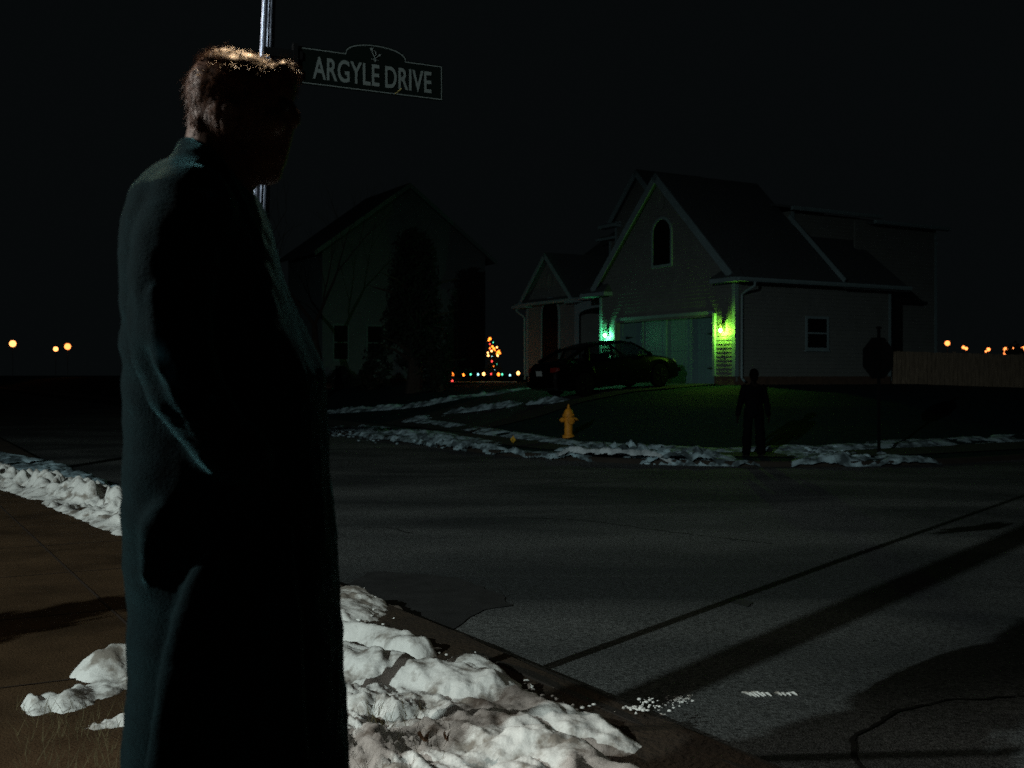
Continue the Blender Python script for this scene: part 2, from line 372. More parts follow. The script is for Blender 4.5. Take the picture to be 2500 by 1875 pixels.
S([(700,1014),(900,1000),(1050,985),(1200,962),(1290,951)],'snow line along the far side of the dark driveway',width=.4,h=.18,thr=.36)
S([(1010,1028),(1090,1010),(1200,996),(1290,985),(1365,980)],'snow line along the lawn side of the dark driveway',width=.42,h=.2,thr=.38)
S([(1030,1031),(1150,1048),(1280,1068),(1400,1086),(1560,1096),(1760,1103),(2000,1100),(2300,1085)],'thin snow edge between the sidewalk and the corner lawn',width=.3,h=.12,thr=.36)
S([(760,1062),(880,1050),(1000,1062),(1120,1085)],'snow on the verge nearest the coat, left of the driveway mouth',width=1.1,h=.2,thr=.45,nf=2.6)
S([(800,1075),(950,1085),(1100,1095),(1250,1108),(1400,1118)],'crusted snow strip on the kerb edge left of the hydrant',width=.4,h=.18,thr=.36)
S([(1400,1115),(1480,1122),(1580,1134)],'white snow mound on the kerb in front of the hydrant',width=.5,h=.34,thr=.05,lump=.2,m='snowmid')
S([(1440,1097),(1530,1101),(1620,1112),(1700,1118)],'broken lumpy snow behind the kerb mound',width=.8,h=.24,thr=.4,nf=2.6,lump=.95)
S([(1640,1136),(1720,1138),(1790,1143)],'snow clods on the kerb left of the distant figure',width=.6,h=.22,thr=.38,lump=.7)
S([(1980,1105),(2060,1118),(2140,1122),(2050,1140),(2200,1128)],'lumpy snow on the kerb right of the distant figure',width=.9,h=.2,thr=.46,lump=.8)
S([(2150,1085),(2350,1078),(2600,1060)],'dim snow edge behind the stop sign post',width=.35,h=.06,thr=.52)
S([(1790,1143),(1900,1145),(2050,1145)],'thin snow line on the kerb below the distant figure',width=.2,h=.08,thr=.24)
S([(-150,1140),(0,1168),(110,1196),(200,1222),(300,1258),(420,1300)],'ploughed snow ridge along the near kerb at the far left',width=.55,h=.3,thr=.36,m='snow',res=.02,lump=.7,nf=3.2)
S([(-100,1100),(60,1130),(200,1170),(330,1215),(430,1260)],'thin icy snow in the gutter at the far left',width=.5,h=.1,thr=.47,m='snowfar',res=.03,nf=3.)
# small snow crumbs on the road
def crumbs(name,pts,n,size,label,m='snow',sp=.04,st=1.):
    b=MB(); P=[hit(*p) for p in pts]
    for i in range(n):
        t=random.random()*(len(P)-1); k=int(t); q=P[k].lerp(P[min(k+1,len(P)-1)],t-k)
        q=q+Vector((random.gauss(0,sp),random.gauss(0,sp),0)); r=size*random.uniform(.3,1.)
        b.ball((q.x,q.y,Gs(q.x,q.y)+r*.25),r,8,sc_=(random.uniform(.8,1.6)*st,random.uniform(.7,1.3),random.uniform(.4,.8)))
    o=b.build(name,M[m],smooth=True); tag(o,label,'snow',kind='stuff')
crumbs('snow_crumbs',[(1540,1735),(1590,1722),(1640,1712),(1670,1706)],110,.0085,'little streak of snow crumbs on the road beside the bank',sp=.03)
b=MB()
for i,px in enumerate([1823,1832,1841,1850,1862,1874,1900,1912,1925,1938]):
    p=hit(px,1697+(i%3)); l=random.uniform(.02,.045)*(1 if i<4 else .7)
    b.tube([(p.x-l*.5,p.y+l*.9,p.z+.004),(p.x,p.y,p.z+.01),(p.x+l*.5,p.y-l*.9,p.z+.004)],[.003,.007,.003],6)
tag(b.build('snow_tread_print',M['snow']),'row of small snow bars left by a tyre tread on the road','snow',kind='stuff')
crumbs('snow_crumbs',[(1440,1100),(1700,1120)],260,.09,'scattered snow clods around the kerb mound',m='snowfar',sp=.35)
crumbs('snow_crumbs',[(1980,1100),(2060,1120)],60,.09,'scattered snow clods right of the distant figure',m='snowfar',sp=.4)
crumbs('snow_crumbs',[(760,1055),(1100,1080)],120,.05,'scattered snow clods on the verge nearest the coat',m='snowfar',sp=.4)
crumbs('snow_crumbs',[(1050,1020),(1340,982)],80,.05,'scattered snow clods beside the driveway',m='snowfar',sp=.25)
crumbs('snow_crumbs',[(60,1690),(330,1690)],240,.013,'snow crumbs scattered on the brown walk left of the coat',sp=.16)
crumbs('snow_crumbs',[(850,1440),(900,1540),(1200,1640),(1400,1740)],120,.012,'icy crumbs along the gutter edge of the snow bank',sp=.07)
crumbs('snow_crumbs',[(860,1760),(1000,1860)],200,.016,'icy crumbs on the snow beside the coat hem',sp=.09)
# leaves and dry grass on the bank
def leaf(px,py,z,s,label,m='leaf'):
    x,y=near_pt(px,py,z); b=MB(); n=10; top=[]; 
    for i in range(n):
        a=2*math.pi*i/n; r=s*(1 if i%2 else .62); top.append((r*math.cos(a),r*math.sin(a)*.75,.006+.018*math.cos(2*a)))
    b.add(top+[(0,0,0.)],[(i,(i+1)%n,n) for i in range(n)]); b.add([(p[0],p[1],p[2]-.0015) for p in top]+[(0,0,-.0015)],[((i+1)%n,i,n) for i in range(n)])
    o=b.build('dead_leaf',M[m]); o.location=(x,y,z); o.rotation_euler=(R(35),R(10),random.random()*3); tag(o,label,'leaf')
leaf(1035,1800,.24,.026,'curled dark brown leaf lying on the foreground snow')
leaf(1090,1800,.23,.013,'tiny dark leaf scrap right of the curled leaf on the snow')
b=MB()
for i in range(420):
    px=random.gauss(900,90) if i<260 else random.uniform(40,330); py=random.uniform(1700,1880)
    x,y=near_pt(px,py,.17); z=.13; h=random.uniform(.03,.09); a=random.random()*6.3; t=random.uniform(.2,.8)*h
    b.add([(x-.0012,y,z),(x+.0012,y,z),(x+math.cos(a)*t,y+math.sin(a)*t,z+h)],[(0,1,2)])
tag(b.build('dry_grass',M['grass']),'dry grass blades poking through the near snow','grass',kind='stuff')

# ------------------------------------------------------------------ the lit house; local axes: X = along the side wall, Y = along the front, Z up (absolute)
def clapboard(b, path, poly, openings=(), row=.125, out=.02, nrm=1, z0=None):
    """poly: list of (s,z) convex outline; path(s,off,z) -> xyz"""
    zmin=min(p[1] for p in poly); zmax=max(p[1] for p in poly)
    def span(z):
        xs=[]
        for (a,za),(c,zc) in zip(poly,poly[1:]+poly[:1]):
            if (za-z)*(zc-z)<=0 and za!=zc: xs.append(a+(c-a)*(z-za)/(zc-za))
        return (min(xs),max(xs)) if xs else None
    z=zmin
    while z<zmax-.01:
        z1=min(z+row,zmax); A=span(z+1e-4); B=span(z1-1e-4)
        if A and B:
            ints=[(A[0],A[1],B[0],B[1])]
            zm=(z+z1)/2
            for (o0,o1,oz0,oz1) in openings:
                if oz0<zm<oz1:
                    new=[]
                    for a0,a1,b0,b1 in ints:
                        if o0>a0: new.append((a0,min(a1,o0),b0,min(b1,o0)))
                        if o1<a1: new.append((max(a0,o1),a1,max(b0,o1),b1))
                    ints=new
            for a0,a1,b0,b1 in ints:
                if a1-a0<.005: continue
                p=[path(a0,out,z),path(a1,out,z),path(b1,.002,z1),path(b0,.002,z1),path(a0,0,z),path(a1,0,z)]
                b.add(p,[(0,1,2,3),(4,5,1,0)])
        z=z1
def arch_pts(s0,s1,z0,z1,n=12):                          # arched-top opening outline
    r=(s1-s0)/2; c=(s0+s1)/2; P=[(s0,z0),(s1,z0)]
    for i in range(n+1):
        a=math.pi*i/n; P.append((c+r*math.cos(a),z1-r+r*math.sin(a)))
    return P
house=empty('house',(HX,HYW,0),R(30),'pale clapboard house with steep gables and a two lantern garage front on the corner lawn','house')
# local: X=v, Y=u
front=lambda v0:(lambda s,off,z:(v0-off,s,z))           # faces -X
side =lambda u0:(lambda s,off,z:(s,u0-off,z))           # faces -Y
b=MB()
clapboard(b,front(0.),[(0,1.35),(7.2,1.35),(7.2,4.7),(3.6,8.05),(0,4.7)],[(.98,6.2,0,3.28)])
clapboard(b,side(0.),[(0,1.35),(6.8,1.35),(6.8,4.35),(0,4.35)])
b.box(.03,6.78,.03,7.17,1.2,4.3)                        # solid core behind boards (garage shell sides)
garage_core=b
fw=MB()
clapboard(fw,front(0.),[(0,1.35),(7.2,1.35),(7.2,4.7),(3.6,8.05),(0,4.7)],[(.98,6.2,0,3.28)]); fw.box(.02,.1,.0,.97,1.2,4.7); fw.box(.02,.1,6.21,7.2,1.2,4.7); fw.box(.02,.1,.97,6.21,3.29,4.7)
fw.slab([(.02,0,4.7),(.02,7.2,4.7),(.02,3.6,8.03)],(.08,0,0)); fw.box(.005,.4,.955,.978,1.09,3.28); fw.box(.005,.3,6.202,6.225,1.09,3.28); fw.box(.005,.3,.978,6.202,3.282,3.3)
fw.build('front_gable_wall',M['siding'],house)
sw=MB(); clapboard(sw,side(0.),[(0,1.35),(6.8,1.35),(6.8,4.35),(0,4.35)]); sw.box(0.11,6.8,.01,.1,1.2,4.34); sw.box(6.7,6.8,.11,7.2,1.09,4.34); sw.box(.11,6.69,7.1,7.2,1.09,4.4)
sw.build('side_wall',M['siding'],house)
for bb in [(-.012,.09,.003,.95,.9,1.348),(-.012,.09,6.23,7.2,.9,1.348),(.095,6.82,-.012,.09,.9,1.348)]: MB().box(*bb).build('foundation',M['found'],house)
# upper / other walls
w=MB()
clapboard(w,front(1.2),[(10.6,1.35),(14.4,1.35),(14.4,4.45),(12.55,6.25),(10.6,4.45)]); w.slab([(1.23,10.6,1.1),(1.23,14.4,1.1),(1.23,14.4,4.4),(1.23,12.55,6.2),(1.23,10.6,4.4)],(.1,0,0))
w.box(1.34,8,14.3,14.4,1.1,4.3); w.build('entry_wall',M['siding'],house)
w=MB(); clapboard(w,front(2.6),[(7.2,1.35),(10.6,1.35),(10.6,4.3),(7.2,4.3)]); w.box(2.62,2.7,7.2,10.6,1.1,4.3); w.box(1.34,2.59,10.6,10.7,1.1,4.3)
w.box(1.15,1.3,7.2,10.6,3.98,4.3); w.build('porch_wall',M['siding'],house)
w=MB(); clapboard(w,front(3.),[(7.14,5.),(10.46,5.),(10.46,7.6),(8.8,9.2),(7.14,7.6)]); w.slab([(3.03,7.14,5.),(3.03,10.46,5.),(3.03,10.46,7.6),(3.03,8.8,9.15),(3.03,7.14,7.6)],(.1,0,0))
w.box(3.14,8,10.36,10.46,5,7.5); w.box(3.14,8,7.14,7.24,5,7.5)
clapboard(w,front(4.),[(10.47,5.),(12.3,5.),(12.3,7.1),(10.47,7.1)]); w.box(4.03,8,12.2,12.3,5,7.1); w.box(4.02,4.1,10.47,12.3,5,7.1); w.build('upper_wall',M['siding'],house)
w=MB(); clapboard(w,side(1.5),[(6.81,1.35),(10.95,1.35),(10.95,6.8),(6.81,6.8)]); w.box(6.82,10.95,1.52,1.6,1.1,6.8); w.box(10.86,10.95,1.61,9,1.1,6.8)
w.build('rear_wing_wall',M['siding'],house)
w=MB(); clapboard(w,side(2.0),[(4.25,5.9),(7.55,5.9),(7.55,6.98),(4.25,6.98)]); w.box(4.25,7.55,2.02,2.1,5.6,6.98); w.box(4.25,4.33,2.11,3.6,5.6,6.98); w.box(7.47,7.55,2.11,3.6,5.6,6.98); w.build('dormer_wall',M['siding'],house)
# roofs
r=MB(); n=(0,-.09,.1)
def slope(r,x0,x1,y0,z0,y1,z1,t=.12): r.slab([(x0,y0,z0),(x1,y0,z0),(x1,y1,z1),(x0,y1,z1)],(0,0,-t))
slope(r,-.28,4.2,-.42,4.32,3.6,8.14); slope(r,-.28,4.2,3.601,8.14,7.62,4.32)
slope(r,4.201,7.3,-.42,4.29,3.6,7.42); slope(r,4.201,7.3,3.601,7.42,7.62,4.32)
r.build('garage_roof',M['roof'],house)
r=MB(); r.slab([(.95,7.63,4.4),(.95,14.75,4.4),(6.2,14.75,8.),(6.2,7.63,8.)],(0,0,-.12)); r.slab([(6.21,7.63,8.),(6.21,14.75,8.),(9,14.75,6.),(9,7.63,6.)],(0,0,-.12)); r.build('porch_roof',M['roof'],house)
r=MB(); slope(r,.92,4.2,10.35,4.3,12.55,6.4); slope(r,.92,4.2,12.551,6.4,14.75,4.3); r.build('entry_roof',M['roof'],house)
r=MB(); slope(r,2.75,6.,6.9,7.52,8.8,9.36); slope(r,2.75,6.,8.801,9.36,10.75,7.45); r.slab([(3.7,10.7,7.1),(3.7,12.7,7.1),(8,12.7,7.9),(8,10.7,7.9)],(0,0,.1)); r.build('upper_roof',M['roof'],house)
r=MB(); slope(r,7.305,11.2,1.15,6.75,5.2,7.6); slope(r,7.305,11.2,5.201,7.6,9.3,6.7); r.build('rear_roof',M['roof'],house)
r=MB(); r.slab([(3.9,1.6,7.0),(8.1,1.6,7.0),(8.1,4.,7.5),(3.9,4.,7.5)],(0,0,.08)); r.build('dormer_roof',M['roof'],house)
# trim: rakes, fascias, gutters, returns, corner boards
def rake(b,x,y0,z0,y1,z1,w=.24,t=.035):
    d=Vector((0,y1-y0,z1-z0)).normalized(); nn=Vector((0,-d.z,d.y)); 
    if nn.z>0: nn=-nn
    b.slab([(x,y0,z0),(x,y1,z1),tuple(Vector((x,y1,z1))+nn*w*1.0),tuple(Vector((x,y0,z0))+nn*w)],(-t,0,0))
t=MB()
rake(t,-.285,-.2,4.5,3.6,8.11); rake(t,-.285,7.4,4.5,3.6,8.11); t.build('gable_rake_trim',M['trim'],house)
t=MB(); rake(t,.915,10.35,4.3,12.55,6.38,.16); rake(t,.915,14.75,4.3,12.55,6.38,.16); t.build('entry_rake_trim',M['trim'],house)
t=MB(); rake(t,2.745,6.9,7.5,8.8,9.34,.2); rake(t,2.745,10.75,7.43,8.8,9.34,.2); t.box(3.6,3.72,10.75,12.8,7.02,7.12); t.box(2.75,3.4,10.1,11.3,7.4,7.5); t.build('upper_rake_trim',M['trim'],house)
def gutter(name,x0,x1,y,z,along='x'):
    g=MB(); prof=[(0,0),(-.1,.0),(-.13,.06),(-.13,.12),(0,.12)]
    if along=='x': g.slab([(x0,y+p,z+q) for p,q in prof],(x1-x0,0,0))
    else: g.slab([(y+p,x0,z+q) for p,q in prof],(0,x1-x0,0))
    return g.build(name,M['trim'],house)
gutter('gutter',-.3,7.25,-.43,4.22); gutter('gutter',7.9,14.8,.94,4.28,'y'); gutter('gutter',7.31,11.2,1.14,6.65); gutter('gutter',3.85,8.15,1.59,6.93)
t=MB(); rk=Vector((0,2.5,2.34)); t.slab([(4.2,-.4,4.36),(4.2,2.1,6.75),(4.2,2.02,6.87),(4.2,-.48,4.48)],(.05,0,0)); t.build('roof_edge_trim',M['trim'],house)
def ret(name,y0,y1,x0,z,h=.32):                         # hipped cornice return
    g=MB(); g.slab([(x0-.38,y0,z),(x0-.38,y1,z),(x0-.01,y1,z),(x0-.01,y0,z)],(0,0,.13)); o=g.build(name,M['trim'],house)
    k=MB(); k.add([(x0-.4,y0-.02,z+.132),(x0-.4,y1+.02,z+.132),(x0-.012,y1+.02,z+.132),(x0-.012,y0-.02,z+.132),(x0-.012,y0+.25,z+h+.13),(x0-.012,y1-.25,z+h+.13)],[(0,1,5,4),(1,2,5),(0,4,3),(2,3,4,5)])
    k.build('return_roof',M['roof'],o)
ret('cornice_return',-.44,.75,0,4.22); ret('cornice_return',6.45,8.0,0,4.22); ret('cornice_return',10.0,10.95,1.2,4.22,.2); ret('cornice_return',14.0,15.1,1.2,4.22,.2); ret('cornice_return',10.1,11.2,3.,7.3,.15)
for bb in [(-.035,.0,-.035,.11,1.35,4.2),(.001,.11,-.035,-.022,1.35,4.2),(-.035,.0,7.1,7.23,1.35,4.2),(6.72,6.83,-.035,-.02,1.35,4.2),(1.16,1.2-.022,10.58,10.7,1.1,4.2),(1.16,1.178,14.3,14.43,1.35,4.2),(2.96,2.978,10.38,10.49,5,7.4),(3.96,3.978,12.2,12.33,5,7.1),(10.86,10.98,1.46,1.478,1.35,6.6),(4.23,4.37,1.95,1.978,6.0,6.95),(7.48,7.57,1.95,1.978,5.9,6.95)]: MB().box(*bb).build('corner_board',M['trim'],house)
def spout(pts): 
    g=MB(); g.tube(pts,.04,8); g.build('downspout',M['trim'],house)
spout([(.35,-.5,4.22),(.35,-.48,4.1),(.25,-.2,3.95),(.2,-.08,3.85),(.2,-.07,1.3),(.2,-.2,1.2)])
spout([(1.0,15.0,4.28),(1.0,14.95,4.1),(1.1,14.6,3.9),(1.12,14.5,3.8),(1.12,14.48,1.2)])
spout([(6.9,.2,4.2),(6.9,.1,4.0),(6.95,.1,1.2)])
# porch: arched beam
P=[]; n_=12
for i in range(n_+1):
    a=math.pi*i/n_; P.append((8.9+1.45*math.cos(a)*1.0, 3.72+.26*math.sin(a)))
b=MB()
for i in range(n_):
    (s0,z0),(s1,z1)=P[i],P[i+1]; b.slab([(1.10,s0,z0),(1.10,s0,4.25),(1.10,s1,4.25),(1.10,s1,z1)],(.05,0,0))
b.box(1.10,1.15,7.25,7.449,1.1,4.25); b.box(1.10,1.15,10.351,10.57,1.1,4.25); b.build('porch_arch',M['trim'],house)
# windows
def arched_window(v0,s0,s1,z0,z1,nm='arched_window'):
    o=MB(); A=arch_pts(s0,s1,z0,z1); B=arch_pts(s0-.09,s1+.09,z0-.09,z1+.09); n=len(A)
    x=v0-.05
    vs=[(x,s,z) for s,z in A]+[(x,s,z) for s,z in B]+[(v0-.0,s,z) for s,z in B]+[(v0-.0,s,z) for s,z in A]
    fs=[(i,(i+1)%n,n+(i+1)%n,n+i) for i in range(n)]+[(n+i,n+(i+1)%n,2*n+(i+1)%n,2*n+i) for i in range(n)]+[(i,3*n+i,3*n+(i+1)%n,(i+1)%n) for i in range(n)]
    o.add(vs,fs); fr=o.build(nm,M['trim'],house)
    g=MB(); g.slab([(v0-.03,s,z) for s,z in A],(.012,0,0)); g.build('pane',M['pane'],fr)
arched_window(0,3.12,4.05,5.07,6.58); arched_window(1.2,11.9,13.15,1.6,4.5)
def oval_vent(v0,c,z,rw,rh):
    g=MB(); n=20; vs=[]
    for off,k in ((-.045,1.),(-.045,.7),(-.03,.68)):
        vs+=[(v0+off,c+rw*k*math.cos(2*math.pi*i/n),z+rh*k*math.sin(2*math.pi*i/n)) for i in range(n)]
    g.add(vs+[(v0-.03,c,z)],[(i,(i+1)%n,n+(i+1)%n,n+i) for i in range(n)]+[(n+i,n+(i+1)%n,2*n+(i+1)%n,2*n+i) for i in range(n)]+[(2*n+i,2*n+(i+1)%n,3*n) for i in range(n)])
    g.build('oval_vent',M['siding'],house)
oval_vent(0,3.6,7.15,.16,.26); oval_vent(1.2,12.55,5.25,.2,.32)
def hung_window(x0,x1,z0,z1,y,par,trim,nm='window'):
    t=MB(); k=.08
    t.box(x0-k,x0,y-.055,y-.021,z0-k,z1+k); t.box(x1,x1+k,y-.055,y-.021,z0-k,z1+k); t.box(x0,x1,y-.055,y-.021,z1,z1+k); t.box(x0-k-.03,x1+k+.03,y-.075,y-.0215,z0-k-.04,z0-k-.001); t.box(x0,x1,y-.054,y-.021,z0-k,z0); t.box(x0,x1,y-.052,y-.021,(z0+z1)/2-.025,(z0+z1)/2+.025)
    fr=t.build(nm,trim,par); g=MB(); g.box(x0+.001,x1-.001,y-.035,y-.0205,z0+.001,z1-.001); g.build('pane',M['pane'],fr); return fr
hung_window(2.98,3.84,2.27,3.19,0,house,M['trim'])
# garage door with grooves, panels and strap hinges
g=MB(); nb=26
for i in range(nb):
    y0=.985+i*(5.21/nb); y1=y0+5.21/nb-.012
    for (z0,z1) in ((1.12,1.64),(1.655,2.17),(2.185,2.70),(2.715,3.275)):
        g.box(.16,.2,y0,y1,z0,z1)
g.box(.175,.24,.985,6.195,1.1,3.278)
gd=g.build('garage_door',M['door'],house)
for (y0,y1) in ((.99,1.13),(2.25,2.35),(3.54,3.66),(4.85,4.95),(6.05,6.19)): q=MB(); q.box(.14,.16,y0,y1,1.13,3.26); q.build('door_stile',M['door'],gd)
for y in (1.05,5.85):
    for z in (1.6,2.7):
        q=MB(); s=1 if y<3 else -1; q.add([(.135,y,z-.05),(.135,y,z+.05),(.135,y+s*.42,z+.012),(.135,y+s*.42,z-.012)],[(0,1,2,3)]); q.slab([(.128,y,z-.04),(.128,y,z+.04),(.128,y+s*.4,z+.01),(.128,y+s*.4,z-.01)],(.012,0,0)); q.build('strap_hinge',M['black'],gd)
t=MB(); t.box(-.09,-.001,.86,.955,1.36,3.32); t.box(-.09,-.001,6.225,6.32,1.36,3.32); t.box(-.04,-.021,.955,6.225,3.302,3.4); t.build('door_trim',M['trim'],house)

# wall lanterns with coloured bulbs
def lantern(u,z,col,power,lcol,label,E):
    x,y=W(-.0,u); L=empty('wall_lantern',(x,y,z),R(30),label,'lantern','coloured wall lanterns beside the garage door')
    q=MB(); q.box(-.05,-.022,-.06,.06,.02,.34); q.build('wall_plate',M['black'],L)
    q=MB(); q.tube([(-.04,0,.30),(-.09,0,.36),(-.14,0,.35),(-.15,0,.27)],.012,8); q.build('arm',M['black'],L)
    q=MB(); q.lathe([(.07,.19),(.08,.2),(.06,.235),(.03,.27),(.012,.3)],(-.15,0,0),6)
    for k in range(7):
        a=k*2*math.pi/7+.25; q.tube([(-.15+.06*math.cos(a),.06*math.sin(a),.2),(-.15+.1*math.cos(a),.12*math.sin(a),.25),(-.15+.09*math.cos(a),.1*math.sin(a),.3)],[.01,.014,.004],6)
    q.build('cap',M['black'],L)
    q=MB()
    for k in range(6):
        a=k*math.pi/3; q.tube([(-.15+.05*math.cos(a),.05*math.sin(a),-.06),(-.15+.08*math.cos(a),.08*math.sin(a),.19)],.005,6)
    q.lathe([(.035,-.08),(.04,-.065),(.02,-.06)],(-.15,0,0),6); q.lathe([(.004,-.12),(.012,-.1),(.01,-.08)],(-.15,0,0),6); q.build('cage',M['black'],L)
    q=MB(); q.ball((-.15,0,.05),.042,12,sc_=(1,1,1.4)); bo=q.build('bulb',emis('bulb_'+label.split()[4],lcol,E),L,smooth=True); bo.visible_shadow=False
    li=bpy.data.lights.new('lantern_light','POINT'); li.energy=power; li.color=col; li.shadow_soft_size=.04
    lo=bpy.data.objects.new('lantern_light',li); C.objects.link(lo); lo.parent=L; lo.location=(-.15,0,.05)
lantern(.5,2.72,(.33,1.,.05),110,(1,1,.35),'black wall lantern glowing yellow green at the right of the garage door',40)
lantern(6.72,2.76,(.12,1.,.36),75,(.75,1,.8),'black wall lantern glowing teal green above the parked car',40)

# ------------------------------------------------------------------ neighbour house
u0=24.
nh=empty('house',(*W(0,u0),1.0),R(30),'dim grey green gabled house with two tall windows behind the bare tree','house')
w=MB(); clapboard(w,side(0.),[(-4.4,.2),(4.4,.2),(4.4,6.6),(0,9.75),(-4.4,6.6)],row=.2,out=.02); w.slab([(-4.4,.02,0),(4.4,.02,0),(4.4,.02,6.6),(0,.02,9.7),(-4.4,.02,6.6)],(0,.1,0)); w.box(-4.4,-4.3,.13,5,0,6.6); w.box(4.3,4.4,.13,5,0,6.6); w.box(-4.29,4.29,4.9,5,0,6.6); w.build('wall',M['siding2'],nh)
r=MB()
for s in (-1,1): r.slab([(s*4.9,-.35,6.25),(s*.001,-.35,9.85),(s*.001,5.3,9.85),(s*4.9,5.3,6.25)],(0,0,-.14))
r.build('roof',M['roof'],nh)
t=MB()
for s in (-1,1): t.slab([(s*4.9,-.36,6.25),(s*.001,-.36,9.84),(s*.001,-.36,9.6),(s*4.9,-.36,6.01)],(0,-.04,0))
t.build('rake_trim',M['trim2'],nh)
for k,(a,c) in enumerate(((815,848),(897,935))):
    def vv(px):
        k_=(px-CX)/F; x0,y0=W(0,u0); return (k_*y0-x0)/(c30-s30*k_)
    hung_window(vv(a),vv(c),1.15,2.75,0,nh,M['trim2'])
tb=MB(); tb.box(-4.42,4.42,-.03,.015,-.6,.2); tb.build('foundation',M['found'],nh)

# ------------------------------------------------------------------ trees
def bare_tree(name, base, h, r0, seed, label, spread=.5, depth=5, fork=.35, m='bark', lean=(0,0)):
    rnd=random.Random(seed); tr=empty(name,tuple(base),0,label,'tree'); T=MB(); B=MB()
    def grow(p,d,l,r,k,mb):
        pts=[p]; rs=[r]; n=5
        for i in range(n):
            d=(d+Vector((rnd.gauss(0,.09),rnd.gauss(0,.09),rnd.gauss(.03,.05)))).normalized(); p=p+d*l/n; pts.append(p); rs.append(r*(1-.4*(i+1)/n))
        mb.tube(pts,rs,8 if k<2 else 5,cap=False)
        if k>=depth: return
        for j in range(2 if k<1 else 3):
            a=rnd.random()*6.28; q=Vector((math.cos(a),math.sin(a),rnd.uniform(-.1,.6)))
            nd=(d+q*spread*rnd.uniform(.7,1.3)).normalized(); s=pts[-1] if j<2 else pts[rnd.randint(2,4)]
            grow(s,nd,l*rnd.uniform(.6,.85),rs[-1]*rnd.uniform(.6,.85),k+1,B)
    grow(Vector((0,0,-.1)),Vector((lean[0],lean[1],1)).normalized(),h*fork,r0,0,T)
    T.build('trunk',M[m],tr,smooth=True); B.build('branches',M[m],tr,smooth=True); return tr
p=hit(790,975); bare_tree('bare_tree',p,9.5,.2,11,'leafless tree with forking limbs in front of the dim grey green house',spread=.55)
def leafy(name,base,h,w,n,seed,label,cat='tree',leaf=.16,lo=.12,m='leafdark',shape=1.,group=None):
    rnd=random.Random(seed); tr=empty(name,tuple(base),0,label,cat,group)
    T=MB(); T.tube([(0,0,-.1),(0.03*w,0,h*.3),(0,0.02*w,h*.6),(0,0,h*.92)],[w*.07+.02,w*.055+.015,w*.035+.01,.01],8); 
    for i in range(10):
        a=rnd.random()*6.28; z=h*rnd.uniform(.15,.7); T.tube([(0,0,z),(math.cos(a)*w*.2,math.sin(a)*w*.2,z+h*.08),(math.cos(a)*w*.4,math.sin(a)*w*.4,z+h*.12)],[w*.02+.006,w*.012+.004,.003],5)
    T.build('trunk',M['bark'],tr)
    K=MB(); cl=[]
    for i in range(max(20,int(n/90))):
        t=rnd.random()**.8; z=lo*h+(h-lo*h)*t; rr=w*.5*(math.sin(min(1,(1-t)*1.15+.02)*math.pi/2)**shape)*(.75+.3*math.sin(3*t+seed)); a=rnd.random()*6.28; q=rr*math.sqrt(rnd.random())
        cl.append((q*math.cos(a),q*math.sin(a),z,rnd.uniform(.07,.16)*w))
    for i in range(n):
        c=rnd.choice(cl); d=Vector((rnd.gauss(0,1),rnd.gauss(0,1),rnd.gauss(0,.8))); d=d.normalized()*c[3]*rnd.random()**.4
        p=Vector(c[:3])+d; a=Vector((rnd.gauss(0,1),rnd.gauss(0,1),rnd.gauss(0,1))).normalized(); b2=a.cross(Vector((rnd.gauss(0,1),rnd.gauss(0,1),rnd.gauss(0,1)))).normalized(); s=leaf*rnd.uniform(.5,1.2)
        if p.z<.02: continue
        K.add([p-a*s,p+b2*s*.35,p+a*s,p-b2*s*.35],[(0,1,2,3)])
    K.build('crown',M[m],tr,recalc=False); return tr
leafy('evergreen_tree',hit(1010,958),6.2,4.6,14000,3,'broad black evergreen in front of the right half of the dim grey green house',leaf=.14)
p=Vector((*W(-5.2,19.5),1.0)); p.z=Gs(p.x,p.y)
for i,(px,py,h,w,l) in enumerate(((830,948,1.0,1.6,'low dark shrub at the left below the tall windows of the dim house'),(905,950,1.2,1.8,'dark shrub below the right tall window of the dim house'),(1075,955,1.5,1.9,'dark shrub just left of the string of coloured lights'))):
    leafy('shrub',hit(px,py),h,w,2600,20+i,l,'shrub',leaf=.09,lo=.02,shape=.6)
leafy('shrub',Vector((17.6,38.6,Gs(17.6,38.6)-.3)),1.5,2.2,2600,33,'dark rounded shrub in front of the wooden fence at the far right','shrub',leaf=.09,lo=.02,shape=.6)
leafy('shade_evergreen',(-2.75,-.62,.08),3.2,.72,18000,5,'added unseen evergreen left behind the viewpoint, shading the coated person',leaf=.07,lo=.02,shape=.5)  # added shade caster, keeps the tall lamp off the person
st=empty('wooden_post',(-4.885,-2.115,.1),0,'tall round timber post standing left behind the viewpoint','post')
b=MB(); b.tube([(0,0,-.1),(.01,0,2),(0,0,6.42)],[.085,.082,.08],14); b.build('shaft',M['bark'],st,smooth=True)
b=MB(); b.lathe([(.09,6.425),(.1,6.44),(.06,6.5),(.01,6.52)],n=14); b.build('cap',M['lamppost'],st)

leafy('shade_evergreen',(-5.8,.05,.08),2.9,1.0,14000,8,'added narrow evergreen farther left, outside the view, shading the walk',leaf=.07,lo=.02,shape=.5)  # unseen, put in to cast shade on the lower walk
